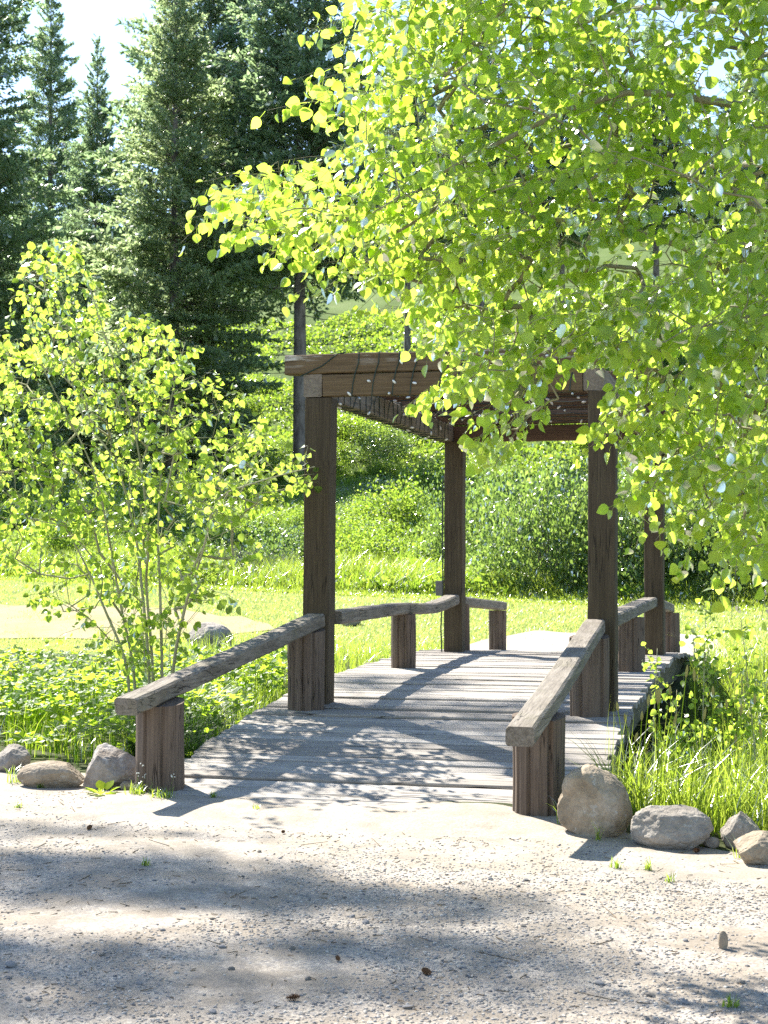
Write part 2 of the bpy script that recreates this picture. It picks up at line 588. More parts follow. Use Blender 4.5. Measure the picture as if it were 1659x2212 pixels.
def ground(x, y):
    x, y = np.asarray(x, float), np.asarray(y, float)
    p = np.stack([x, y, x * 0], -1)
    z = 0.012 * fbm(p * 0.9, 3, 5) * (1 - sstep(8, 10, y))
    cw = np.exp(-((x + 2.3) / 2.0) ** 4) * 0.75 + 0.16
    rel = y - (b1(x) + 0.35)
    ch = sstep(0, 1.6, rel) * (1 - sstep(15.6, 18.6, y))
    z = z - cw * ch + 0.1 * ch * fbm(p * 0.8, 3, 9)
    # sand banked over the near end of the deck
    z = z + (0.036 + 0.02 * fbm(p * 2.2, 3, 61)) * np.exp(-((x + 2.45) / 1.75) ** 6) * sstep(8.2, 8.9, y) * (1 - sstep(9.1, 9.5, y))
    z = z + 0.18 * sstep(16.5, 20, y) + 0.088 * np.clip(np.minimum(y, b3(x)) - 20, 0, None)
    e = np.clip(y - b3(x), 0, None)
    e_ = e
    hill = 0.07 * e + 0.05 * np.clip(e - 5, 0, None) + 0.26 * np.clip(e - 30, 0, None) - 0.24 * np.clip(e - 84, 0, None) - 0.17 * np.clip(e - 100, 0, None)
    z = z + hill + 0.45 * fbm(p * 0.22, 3, 21) * sstep(1, 9, e) + 0.1 * fbm(p * 1.1, 2, 33) * sstep(0.3, 3, e)
    return z


def strip(name, fa, fb, x0, x1, nx, ny, mat, dz=0.0, power=1.0):
    xs = np.linspace(x0, x1, nx)
    ts = np.linspace(0, 1, ny) ** power
    X = np.repeat(xs[:, None], ny, 1)
    a, b = fa(xs), fb(xs)
    Y = a[:, None] * (1 - ts) + b[:, None] * ts
    Z = ground(X, Y) + dz
    i, j = np.meshgrid(np.arange(nx - 1), np.arange(ny - 1), indexing='ij')
    q = i * ny + j
    Q = np.stack([q, q + ny, q + ny + 1, q + 1], -1).reshape(-1, 4)
    mb = MB()
    mb.add(np.stack([X, Y, Z], -1).reshape(-1, 3), Q=Q)
    return mb.build(name, mat, smooth=True)


tag(strip('gravel_drive', lambda x: x * 0 - 8.0, b1, -14, 8, 330, 260, M['gravel']), 'pale sandy gravel drive in front of the bridge', 'ground', kind='structure')
tag(strip('stream_bank', b1, b2, -14, 8, 330, 160, M['bank']), 'dark soil bank under the plants along the bridge', 'ground', kind='structure')
tag(strip('lawn', b2, b3, -40, 20, 240, 60, M['lawn']), 'smooth bright mown lawn beyond the bridge', 'lawn', kind='structure')
tag(strip('hillside', b3, lambda x: x * 0 + 220.0, -130, 80, 300, 240, M['hill'], power=1.8), 'green wooded slope rising behind the lawn', 'hill', kind='structure')


def pa_far(x):
    return np.interp(x, [-4.3, -3.9, -3.4, -0.9, -0.62], [19.9, 21.6, 22.3, 22.2, 20.3]) + 0.09 * np.sin(x * 7.1)


def pa_near(x):
    return 19.68 + 0 * x


def pb_far(x):
    return np.interp(x, [-30, -14, -10, -8.2, -7.2], [25.6, 25.0, 24.6, 23.6, 22.2]) + 0.12 * np.sin(x * 3.1) + 0.06 * np.sin(x * 9)


def pb_near(x):
    return np.interp(x, [-30, -12, -9, -7.6, -7.2], [21.2, 20.8, 21.0, 21.6, 22.1]) + 0.1 * np.sin(x * 2.3)


M['landing'] = mat_soil('pale_dirt', (0.36, 0.32, 0.25), (0.44, 0.4, 0.32), (0.5, 0.46, 0.38), 1.2)
tag(strip('dirt_path', pa_near, pa_far, -4.3, -0.62, 90, 24, M['landing'], dz=0.012), 'pale dirt landing at the far end of the bridge', 'path', kind='structure')
tag(strip('dry_ground', pb_near, pb_far, -30, -7.2, 180, 24, M['path'], dz=0.012), 'dry tan worn ground at the left of the lawn', 'path', kind='structure')

# ------------------------------------------------------------------ footbridge
DY = np.array([8.0, 8.5, 9.2, 9.9, 10.6, 11.5, 12.2, 13.2, 14.5, 15.8, 16.9, 18.2, 19.4, 20.0])
DZ = np.array([0.0, 0.0, 0.04, 0.12, 0.21, 0.315, 0.365, 0.41, 0.435, 0.445, 0.435, 0.37, 0.28, 0.235])


def deckz(y):
    return np.interp(y, DY, DZ)


bridge = empty('footbridge', (-2.37, 14, 0.3), label='low arched wooden footbridge with plank deck and thick low rails', cat='footbridge')
mb = MB()
y = 8.8
k = 0
while y < 19.95:
    w = random.choice([0.115, 0.12, 0.135, 0.14, 0.14, 0.185])
    gap = random.uniform(0.008, 0.02)
    ym = y + w / 2
    z = float(deckz(ym)) + random.uniform(-0.007, 0.007)
    sl = float(deckz(y + w) - deckz(y)) / w + random.uniform(-0.02, 0.02)
    xl, xr = -3.86 + random.uniform(-0.025, 0.025), -1.07 + random.uniform(-0.03, 0.03)
    sec = rect(w, 0.045, 0.006)
    # section: "right" of +X travel is -Y
    pts = line((xl, ym, z - 0.0225), (xr, ym, z - 0.0225), 15)
    pts[:, 2] += 0.006 * vnoise(np.stack([pts[:, 0] * 0.9, pts[:, 0] * 0 + k * 3.1, pts[:, 0] * 0], 1), 3)
    pts[:, 1] += 0.005 * vnoise(np.stack([pts[:, 0] * 1.1, pts[:, 0] * 0 + k * 5.7, pts[:, 0] * 0], 1), 4)
    sweep(mb, pts, sec, up=(0, -sl, 1), jit=0.003, seed=k)
    y += w + gap
    k += 1
mb.build('deck', M['deck'], bridge)
for x in (-3.72, -1.19):
    mb = MB()
    ys = np.linspace(9.1, 19.8, 40)
    sweep(mb, np.stack([ys * 0 + x, ys, deckz(ys) - 0.052 - 0.13], 1), rect(0.1, 0.255, 0.008), jit=0.008, seed=int(-x * 10))
    mb.build('stringer', M['stringer'], bridge)
mb = MB()
ys = np.linspace(9.1, 19.6, 30)
sweep(mb, np.stack([ys * 0 - 2.45, ys, deckz(ys) - 0.052 - 0.13], 1), rect(0.1, 0.255, 0.008), jit=0.008, seed=4)
mb.build('stringer', M['stringer'], bridge)

RAILS = [  # (x, [(y, top z)...])
    (LX - 0.2, [(8.86, 0.63), (10.3, 0.835), (11.66, 1.04)], 5),
    (LX, [(11.99, 1.045), (13.2, 1.045), (14.38, 1.04)], 6),
    (LX, [(14.385, 1.04), (15.6, 1.02), (16.72, 1.055)], 7),
    (LX, [(16.99, 1.03), (19.75, 0.885)], 8),
    (RX, [(8.18, 0.60), (10.0, 0.80), (11.7, 1.015)], 9),
    (RX, [(11.97, 1.02), (14.3, 1.03), (16.7, 1.04)], 10),
    (RX, [(16.98, 1.03), (19.6, 0.88)], 11),
]
RH = 0.105


def rail_bottom(x, y):
    best = None
    for rx, ps, _ in RAILS:
        if abs(rx - x) < 0.3 and ps[0][0] - 0.35 <= y <= ps[-1][0] + 0.35:
            best = np.interp(y, [p[0] for p in ps], [p[1] for p in ps]) - RH
            break
    return float(best)


for rx, ps, sd in RAILS:
    mb = MB()
    ys = np.linspace(ps[0][0], ps[-1][0], 28)
    zs = np.interp(ys, [p[0] for p in ps], [p[1] for p in ps]) - RH / 2
    if sd == 7:
        zs += -0.02 * np.sin((ys - ys[0]) / (ys[-1] - ys[0]) * np.pi)
    xs = rx + 0.006 * np.sin(ys * 1.3 + sd) + (0.16 * (ys - 10.37) / 1.29 if sd == 5 else 0)
    sec = []
    for a, b in zip(rect(0.152, RH, 0.014), np.roll(rect(0.152, RH, 0.014), -1, 0)):
        sec += [a, (a + b) / 2]
    sweep(mb, np.stack([xs, ys, zs], 1), np.array(sec), jit=0.0055, seed=sd * 3)
    o = mb.build('rail', M['rail'], bridge)


def round_post(x, y, r, z0, sd, top=None):
    """thick round post with flats and deep vertical checks"""
    th = np.arange(56) / 56 * 2 * np.pi
    rr = r * (1 + 0.035 * np.cos(2 * th + sd) + 0.03 * np.cos(5 * th + sd * 2.1) + 0.004 * rng.normal(size=56))
    for c in [int(q) for q in U(0, 56, 3)] + [45 + sd % 5, 38 + sd % 3]:
        rr[c % 56] *= U(0.86, 0.95)
    zs = np.linspace(0, 1, 12)
    V = []
    for q in zs:
        px, py = x + rr * np.cos(th), y + rr * np.sin(th)
        zt = np.array([(rail_bottom(x, yy) if top is None else top) for yy in py]) - 0.004
        w = 1 + 0.02 * math.sin(q * 5 + sd)
        V.append(np.stack([x + rr * w * np.cos(th), y + rr * w * np.sin(th), z0 + (zt - z0) * q], 1))
    V = np.concatenate(V)
    i = np.arange(11)[:, None] * 56
    j = np.arange(56)[None]
    k = (j + 1) % 56
    Q = np.stack([i + j, i + k, i + 56 + k, i + 56 + j], 2).reshape(-1, 4)
    mb = MB()
    mb.add(V, Q=Q, N=[list(range(11 * 56, 12 * 56))])
    return mb.build('rail_post', M['log'], bridge)


for x, y, r, z0, sd in [(-3.745, 9.25, 0.152, -0.1, 1), (-1.335, 8.96, 0.152, -0.1, 2), (-3.5, 11.56, 0.145, 0.2, 3), (-1.35, 11.585, 0.145, 0.2, 4),
                        (-3.42, 14.42, 0.112, 0.36, 5), (-1.31, 14.45, 0.115, 0.36, 6), (-3.42, 17.12, 0.11, 0.36, 7), (-1.30, 17.12, 0.115, 0.36, 8),
                        (-3.44, 19.62, 0.115, 0.1, 9), (-1.30, 19.45, 0.115, 0.1, 12)]:
    round_post(x, y, r, z0, sd)

# ------------------------------------------------------------------ pergola
perg = empty('pergola', (-2.37, 14.3, 0.4), label='open brown timber pergola standing over the middle of the footbridge', cat='pergola')
PF, PB = 11.85, 16.85
for i, (x, y) in enumerate([(LX - 0.06, PF), (RX + 0.04, PF), (LX, PB), (RX + 0.04, PB)]):
    mb = MB()
    lean = 0.012 if i == 0 else 0.006
    h = 0.205 if y < 14 else 0.2
    sweep(mb, line((x - lean, y, float(deckz(y)) - 0.03), (x + lean, y, 2.705), 16), rect(h, h, 0.01), up=(0, 1, 0), jit=0.008, seed=40 + i)
    mb.build('post', M['post'], perg)
for x in (LX - 0.045, RX + 0.025):
    mb = MB()
    sweep(mb, line((x - 0.04, PF - 0.105, 2.797), (x - 0.04, PB + 0.105, 2.797), 20), rect(0.15, 0.178, 0.008), jit=0.008, seed=50 + int(-x))
    mb.build('side_beam', M['beam_y'], perg)
mb = MB()
sweep(mb, line((LX - 0.005, PF - 0.07, 2.795), (RX - 0.095, PF - 0.07, 2.795), 18), rect(0.09, 0.17, 0.007), jit=0.006, seed=55)
mb.build('lower_cross_beam', M['beam_x'], perg)
mb = MB()
sweep(mb, line((-3.73, PF - 0.04, 2.965), (-1.0, PF - 0.04, 2.965), 22), rect(0.15, 0.152, 0.008), jit=0.008, seed=56)
mb.build('upper_cross_beam', M['beam_x'], perg)
mb = MB()
sweep(mb, line((LX - 0.005, PB + 0.03, 2.79), (RX - 0.095, PB + 0.03, 2.79), 18), rect(0.1, 0.17, 0.007), jit=0.006, seed=57)
mb.build('lower_cross_beam', M['slat'], perg)
mb = MB()
sweep(mb, line((-3.73, PB + 0.02, 2.965), (-1.0, PB + 0.02, 2.965), 22), rect(0.15, 0.15, 0.008), jit=0.008, seed=58)
mb.build('upper_cross_beam', M['slat'], perg)
ns = 16
for i in range(ns):
    yy = 13.45 + (16.55 - 13.45) * i / (ns - 1)
    if i in (4, 9, 10):
        continue
    mb = MB()
    sweep(mb, line((-3.66, yy, 2.965), (-1.06, yy, 2.965), 12), rect(0.045, 0.155, 0.005), jit=0.006, seed=70 + i)
    mb.build('slat', M['slat'], perg)
jb = MB()
sweep(jb, line((LX - 0.155, PB - 0.06, 1.04), (LX - 0.155, PB - 0.06, 1.2), 3), rect(0.075, 0.1, 0.006), up=(0, 1, 0))
jb.build('junction_box', M['box'], perg)
jb = MB()
tube(jb, [(LX - 0.115, PB - 0.08, 2.3), (LX - 0.12, PB - 0.09, 1.7), (LX - 0.115, PB - 0.09, 1.25), (LX - 0.12, PB - 0.1, 1.0), (LX - 0.135, PB - 0.1, 0.7), (LX - 0.125, PB - 0.1, 0.42)], 0.008, 6)
jb.build('cable', M['wire'], perg)

# ------------------------------------------------------------------ string lights
lights = empty('string_lights', (LX, PF, 2.8), label='green wired string of small white bulbs wound around the pergola beams', cat='string lights')
wires = MB()
bulb_pts = []
# wound round the left side beam
bx, bz = LX - 0.085, 2.797
turns = 27
tt = np.linspace(0, turns, turns * 8 + 1)
cx_ = np.array([(-.084, -.098), (0.0, -.098), (.084, -.098), (.084, 0), (.084, .098), (0, .098), (-.084, .098), (-.084, 0)])
idx = np.arange(len(tt)) % 8
pts = np.stack([bx + cx_[idx, 0] + 0.006 * rng.normal(size=len(tt)), 12.15 + tt * (4.45 / turns) + 0.025 * rng.normal(size=len(tt)), bz + cx_[idx, 1] + 0.005 * rng.normal(size=len(tt))], 1)
tube(wires, pts, 0.0045, 5)
for i in range(2, len(pts), 5):
    bulb_pts.append(pts[i] + np.array([0.02, 0, -0.005]))
# loops down the front beams
for i, x in enumerate([-3.18, -3.02, -2.86, -2.72, -2.5, -2.36, -2.12, -1.9, -1.7, -1.5]):
    q = [(x + 0.05, PF - 0.118, 3.046), (x + 0.045, PF - 0.121, 2.96), (x + 0.02, PF - 0.119, 2.89), (x, PF - 0.119, 2.8), (x - 0.01, PF - 0.117, 2.71), (x + 0.02, PF - 0.02, 2.704)]
    tube(wires, q, 0.0045, 5)
    for s in (1, 3, 4):
        if U() < 0.75:
            bulb_pts.append(np.array(q[s]) + np.array([U(-.03, .03), -0.008, U(-.02, .02)]))
tube(wires, [(-3.6, PF - 0.125, 2.87), (-3.42, PF - 0.121, 2.95), (-3.3, PF - 0.12, 3.04), (-3.24, PF - 0.1, 3.05)], 0.0045, 5)
# draped under the roof slats
for i in range(ns):
    yy = 13.45 + (16.55 - 13.45) * i / (ns - 1) - 0.03
    if i % 2 == 0:
        xs = np.linspace(-3.3, -1.4, 14)
        q = np.stack([xs, yy + 0.02 * rng.normal(size=14), 2.875 + 0.006 * rng.normal(size=14)], 1)
        tube(wires, q, 0.004, 5)
        for j in range(1, 14, 2):
            bulb_pts.append(q[j] + np.array([U(-.02, .02), 0, -0.015]))
tube(wires, [(-3.28, 15.1, 2.89), (-3.2, 15.1, 2.84), (-3.05, 15.1, 2.81), (-2.9, 15.1, 2.83), (-2.82, 15.1, 2.88)], 0.007, 6)
wires.build('wire', M['wire'], lights)
bm = MB()
zz = np.linspace(-0.02, 0.02, 5)
tube(bm, np.stack([zz * 0, zz * 0, zz], 1), [0.005, 0.0095, 0.01, 0.0085, 0.003], 7)
bulb_me = bm.mesh('bulb', M['bulb'], True)
rng.shuffle(bulb_pts)
for p in bulb_pts[:98]:
    o = bpy.data.objects.new('bulb', bulb_me)
    C.objects.link(o)
    o.parent = lights
    o.matrix_parent_inverse = parent_inv(lights)
    o.location = p
    o.rotation_euler = (U(0, 3), U(0, 3), U(0, 3))

# ------------------------------------------------------------------ rocks


def rock(name, u, v, zb, w, d, h, sd, mat, label, cuts=7, cat='rock', rz=0.0, knob=False, group=None, sub=5, back=0.4, rough=0.1):
    V, T = ico(sub)
    r = np.random.default_rng(sd)
    P = V.copy()
    for _ in range(cuts):                       # broken flat faces
        n = nrm(r.normal(size=3) + np.array([0, -0.3, 0.2]))
        lim = r.uniform(0.62, 0.86)
        dd = P @ n
        ov = dd > lim
        P[ov] -= n[None] * ((dd[ov] - lim) * 0.93)[:, None]
    q = fbm(P * 1.7 + sd, 4, sd, 0.55)
    rg = 1 - np.abs(fbm(P * 2.6 + sd * 2.0, 4, sd + 9, 0.6))
    P = P * (1 + rough * q - 0.22 * rough / 0.1 * (rg > 0.9) * (rg - 0.9))[:, None] + V * (0.04 * fbm(P * 5 + sd, 4, sd + 5, 0.65))[:, None]
    if knob:
        P[:, 0] *= 1 - 0.3 * np.clip(P[:, 2], -0.3, 1)
        kd = nrm(P) @ nrm(np.array([-0.42, -0.25, 0.85]))
        P += nrm(P) * (0.13 * sstep(0.72, 0.97, kd))[:, None]
        P[:, 0] -= 0.12 * P[:, 2]
    P = P / (P.max(0) - P.min(0)) * 2
    P = P - (P.max(0) + P.min(0)) / 2
    P = P * np.array([w / 2, d / 2, h * 0.5 * 1.18])
    c, s = math.cos(rz), math.sin(rz)
    P = np.stack([P[:, 0] * c - P[:, 1] * s, P[:, 0] * s + P[:, 1] * c, P[:, 2]], 1)
    b = atZ(u, v, zb)
    base = b + np.array([0, d * back, 0])
    base[2] = float(ground(base[0], base[1])) if zb is not None else base[2]
    mb = MB()
    mb.add(P + np.array([0, 0, h * 0.5 * 0.82]), T=T)
    o = mb.build(name, mat, smooth=True, loc=tuple(base))
    return tag(o, label, cat, group)


rock('boulder', 1278, 1812, 0, 0.395, 0.34, 0.36, 5, M['rock_tan'], 'tall tan boulder with a knobbed top leaning against the right near bridge post', 3, knob=True)
rock('boulder', 1448, 1836, 0, 0.425, 0.3, 0.205, 19, M['rock_grey'], 'wide grey flat topped boulder second in the row right of the bridge', 6)
rock('boulder', 1598, 1836, 0, 0.2, 0.2, 0.18, 31, M['rock_grey'], 'small rough grey rock peeking out behind the corner boulder at right', 6)
rock('boulder', 1640, 1868, 0, 0.27, 0.22, 0.15, 44, M['rock_tan'], 'tan angular boulder cut by the right edge of the photo', 7, rz=0.5)
rock('stone', 1535, 1832, 0, 0.09, 0.08, 0.055, 47, M['rock_grey'], 'small stone wedged at the right foot of the flat topped grey boulder', 4, 'stone', sub=3)
rock('boulder', 238, 1710, 0, 0.40, 0.3, 0.285, 52, M['rock_mixed'], 'pointed white and brown mottled boulder beside the left near bridge post', 9, rough=0.14)
rock('boulder', 95, 1703, 0, 0.46, 0.25, 0.165, 66, M['rock_tan'], 'long low loaf shaped tan boulder left of the mottled one', 3, rough=0.05)
rock('boulder', 12, 1668, 0, 0.25, 0.25, 0.18, 75, M['rock_grey'], 'pale grey split rock at the left edge of the photo', 6)
rock('stone', 272, 1714, 0, 0.11, 0.09, 0.06, 81, M['rock_tan'], 'small round stone at the foot of the mottled boulder', 3, 'stone', sub=3)
rock('stone', 428, 1702, 0, 0.1, 0.08, 0.075, 83, M['rock_tan'], 'small angular stone at the right foot of the left near bridge post', 6, 'stone', sub=3)
rock('boulder', 442, 1425, 0.08, 0.66, 0.5, 0.38, 91, M['rock_grey'], 'pale grey boulder on the grassy bank behind the left rail', 5)
rock('boulder', 752, 1396, 0.12, 0.34, 0.3, 0.16, 97, M['rock_grey'], 'half hidden pale rock in the grass behind the left middle rail post', 5)
rock('standing_stone', 1562, 2049, 0, 0.037, 0.03, 0.068, 12, M['rock_tan'], 'single upright egg shaped pebble standing on the gravel at right', 2, 'pebble', sub=3, rough=0.04)
o = rock('stone', 1259, 1540, 0.33, 0.035, 0.03, 0.025, 14, M['rock_grey'], 'little round stone lying on the deck in front of the right pergola post', 2, 'stone', sub=2)
p = atZ(1259, 1540, 0.33)
o.location = (p[0], p[1], float(deckz(p[1])) + 0.004)

# loose stones on the gravel: one mesh each
sV, sT = ico(2)
loose = []
for i in range(6):
    P = sV.copy()
    r = np.random.default_rng(200 + i)
    for _ in range(4):
        n = nrm(r.normal(size=3))
        dd = P @ n
        ov = dd > 0.75
        P[ov] -= n[None] * ((dd[ov] - 0.75) * 0.9)[:, None]
    P = P * (1 + 0.12 * fbm(P * 1.5 + i, 3, i))[:, None] * np.array([1, 0.75, 0.5])
    mb = MB()
    mb.add(P, T=sT)
    loose.append(mb.mesh('loose_stone', [M['rock_grey'], M['pebble'], M['pebble']][i % 3], True))
PX = [(560, 1842, 3.4), (605, 1855, 2.4), (480, 2050, 4.2), (460, 1985, 3.2), (715, 2014, 3.0), (1060, 1900, 3.2), (1120, 1915, 3), (1135, 1902, 3.4), (760, 1978, 3.6), (745, 1938, 2.8),
      (395, 1962, 3.4), (352, 2012, 3.2), (630, 2052, 3.6), (25, 2090, 6.0), (790, 1992, 4), (1130, 2000, 3.4), (1480, 2165, 3.4), (1480, 2032, 3.2), (1040, 2058, 3.2), (920, 1983, 2.6), (1260, 1932, 3.2), (1405, 2150, 4.0),
      (1295, 2126, 4.4), (1230, 2006, 2.8), (665, 2118, 3.4), (460, 2188, 4.2), (60, 2160, 4), (220, 2068, 3.6), (1100, 2110, 3), (940, 2070, 3.2), (500, 2098, 3), (300, 2130, 3.4), (1380, 2055, 2.8), (1600, 2120, 3.6), (880, 2180, 3.8)]
for i, (u, v, s) in enumerate(PX):
    b = atZ(u, v, 0)
    o = bpy.data.objects.new('loose_stone', loose[i % 6])
    C.objects.link(o)
    s = s * 0.0044
    o.scale = (s, s * U(0.8, 1.1), s * U(0.8, 1.2))
    o.location = (b[0], b[1], float(ground(b[0], b[1])) + s * 0.25)
    o.rotation_euler = (U(-.2, .2), U(-.2, .2), U(0, 6.28))
    tag(o, 'loose fist sized or smaller stone lying on the gravel drive', 'stone', 'loose stones on the gravel drive')

# gravel as one mass
gv = MB()
N = 170000
X, Y = U(-4.6, 1.2, N), 4.0 + (U(0, 1, N) ** 1.25) * 5.2
dn = fbm(np.stack([X * 1.1, Y * 1.1, X * 0], 1), 4, 71)
near = 1 - sstep(5.2, 8.2, Y)
keep = (U(0, 1, N) < np.clip(0.12 + 0.75 * near + 1.9 * dn * (0.35 + near), 0.02, 1)) & (Y < b1(X) - 0.05) & ~((Y > 8.25) & (X > -3.95) & (X < -1.0))
keep |= (U(0, 1, N) < 0.9) & (((X + 0.35) / 0.45) ** 2 + ((Y - 7.0) / 0.45) ** 2 < 1)
X, Y = X[keep], Y[keep]
k = len(X)
size = 0.0024 + 0.0085 * U(0, 1, k) ** 3.6 + 0.004 * (U(0, 1, k) < 0.025)
tV, tF = ico(0)
for g in range(5):
    r = np.random.default_rng(300 + g)
    P = tV * (1 + 0.25 * r.normal(size=(12, 1)).clip(-1, 1)) * np.array([1.0, 0.78, 0.42])
    sel = np.arange(k) % 5 == g
    n = sel.sum()
    az = U(0, 6.28, n)
    up = nrm(np.stack([rng.normal(0, .25, n), rng.normal(0, .25, n), np.ones(n)], 1))
    R = frames(np.stack([np.cos(az), np.sin(az), np.zeros(n)], 1), up, size[sel])
    pos = np.stack([X[sel], Y[sel], ground(X[sel], Y[sel]) + size[sel] * 0.06], 1)
    V, T = inst(P, tF, R, pos)
    gv.add(V, T=T)
tag(gv.build('gravel', M['pebble'], smooth=True), 'loose grey and tan gravel scattered over the drive', 'gravel', kind='stuff')

# twig and needle litter
lt = MB()
n = 900
X, Y = U(-4.4, 1.0, n), U(4.6, 9.4, n)
kp = (Y < b1(X) - 0.02) & ~((Y > 8.3) & (X > -3.95) & (X < -1.0))
X, Y = X[kp], Y[kp]
n = len(X)
az = U(0, 6.28, n)
L = U(0.012, 0.05, n) * np.where(U(0, 1, n) < 0.06, 3, 1)
R = frames(np.stack([np.cos(az), np.sin(az), U(-.15, .25, n)], 1), np.tile([0., 0, 1], (n, 1)), np.stack([L * 0 + 0.0022, L, L * 0 + 0.0022], 1))
tp = np.array([(-1, 0, 0), (0, 0, 1.4), (1, 0, 0), (-.6, 1, 0), (0, 1, 1.), (.6, 1, 0)], float)
V, Q = inst(tp, np.array([(0, 1, 4, 3), (1, 2, 5, 4)]), R, np.stack([X, Y, ground(X, Y) + 0.002], 1))
lt.add(V, Q=Q)
tag(lt.build('ground_litter', M['litter']), 'dry brown twigs and needles scattered on the gravel', 'litter', kind='stuff')

# pine cones
cm = MB()
sc = np.array([(-.35, 0, 0), (.35, 0, 0), (.45, .8, .1), (0, 1.15, .25), (-.45, .8, .1)], float)
kk = 70
zc_ = (np.arange(kk) + .5) / kk
th = np.arange(kk) * 2.399
rr = 0.35 + 0.3 * np.sin(zc_ * np.pi)
out = np.stack([np.cos(th), np.sin(th), -0.2 + 0.9 * zc_], 1)
R = frames(out, np.tile([0., 0, 1], (kk, 1)), 0.45 * (0.5 + np.sin(zc_ * np.pi) * .6))
V, T = inst(sc, np.array([(0, 1, 2), (0, 2, 3), (0, 3, 4)]), R, np.stack([np.cos(th) * rr * .5, np.sin(th) * rr * .5, zc_ * 2.2 - 1.1], 1))
cm.add(V, T=T)
tube(cm, [(0, 0, -1.1), (0, 0, 0), (0, 0, 1.1)], [.15, .35, .1], 7)
cone_me = cm.mesh('pine_cone', M['cone'])
for i, (u, v, lab) in enumerate([(193, 1793, 'brown pine cone on the gravel below the mottled boulder'), (922, 2107, 'reddish brown pine cone on the gravel near the bottom middle'), (632, 2163, 'dark pine cone nearest the bottom edge on the gravel'),
                                 (1505, 1843, 'brown pine cone in front of the flat topped grey boulder'), (612, 1802, 'pale brown pine cone on the sandy ground before the deck'), (730, 2078, 'small pine cone left of the reddish one on the gravel')]):
    b = atZ(u, v, 0)
    o = bpy.data.objects.new('pine_cone', cone_me)
    C.objects.link(o)
    s = 0.016 if i < 4 else 0.011
    o.scale = (s, s, s * 1.25)
    o.location = (b[0], b[1], 0.014)
    o.rotation_euler = (1.45, 0.2, U(0, 6.28))
    tag(o, lab, 'pine cone', 'pine cones on the gravel')

# ------------------------------------------------------------------ leaves and trees


def leaf_template(fine=True, petiole=0.7, pointy=0.0):
    ys = np.array([0, .08, .24, .45, .66, .85, 1.0]) if fine else np.array([0, .22, .6, 1.0])
    ws = np.array([.04, .27, .45, .5, .4, .2, 0.0]) if fine else np.array([.06, .44, .42, 0.0])
    V, Q = [], []
    for y_, w_ in zip(ys, ws):
        z = -0.16 * y_ * y_
        V += [(-w_, y_ + petiole - 0.06 * w_, z + 0.2 * w_), (0, y_ + petiole, z), (w_, y_ + petiole - 0.06 * w_, z + 0.2 * w_)]
    for i in range(len(ys) - 1):
        a = 3 * i
        Q += [(a, a + 1, a + 4, a + 3), (a + 1, a + 2, a + 5, a + 4)]
    n = len(V)
    V += [(-.018, 0, .12), (.018, 0, .12), (.016, petiole * .5, .1), (-.016, petiole * .5, .1), (.014, petiole, 0), (-.014, petiole, 0)]
    if petiole > 0:
        Q += [(n, n + 1, n + 2, n + 3), (n + 3, n + 2, n + 4, n + 5)]
    return np.array(V, float), np.array(Q)


LEAF, LEAFQ = leaf_template(True, 0.65)
LEAF_C, LEAFQ_C = leaf_template(False, 0.6)


def twig_leaves(mb, B, D, L, per, size, tmpl, quads, droop=0.8, upbias=0.4):
    k = len(B)
    B = np.repeat(B, per, 0)
    D = np.repeat(D, per, 0)
    L = np.repeat(L, per, 0)
    n = len(B)
    s = np.tile((np.arange(per) + 0.6) / per, k) * U(0.9, 1.08, n)
    pos = B + D * (s * L)[:, None]
    pos[:, 2] -= 0.12 * s * s * L
    o = runit(n)
    pet = nrm(D * 0.5 + o * 0.9)
    t = nrm(pet * 0.75 + np.array([0, 0, -droop]) * U(0.3, 1.2, n)[:, None] + runit(n) * 0.35)
    nh = runit(n)
    nh[:, 2] = np.abs(nh[:, 2]) * 0.6 + upbias * U(0, 1, n)
    sc = size * (0.5 + 0.75 * U(0, 1, n) ** 0.7)
    R = frames(t, nh, np.stack([sc * U(0.85, 1.08, n), sc, sc * U(0.4, 1.8, n)], 1))
    V, Q = inst(tmpl, quads, R, pos)
    mb.add(V, Q=Q)


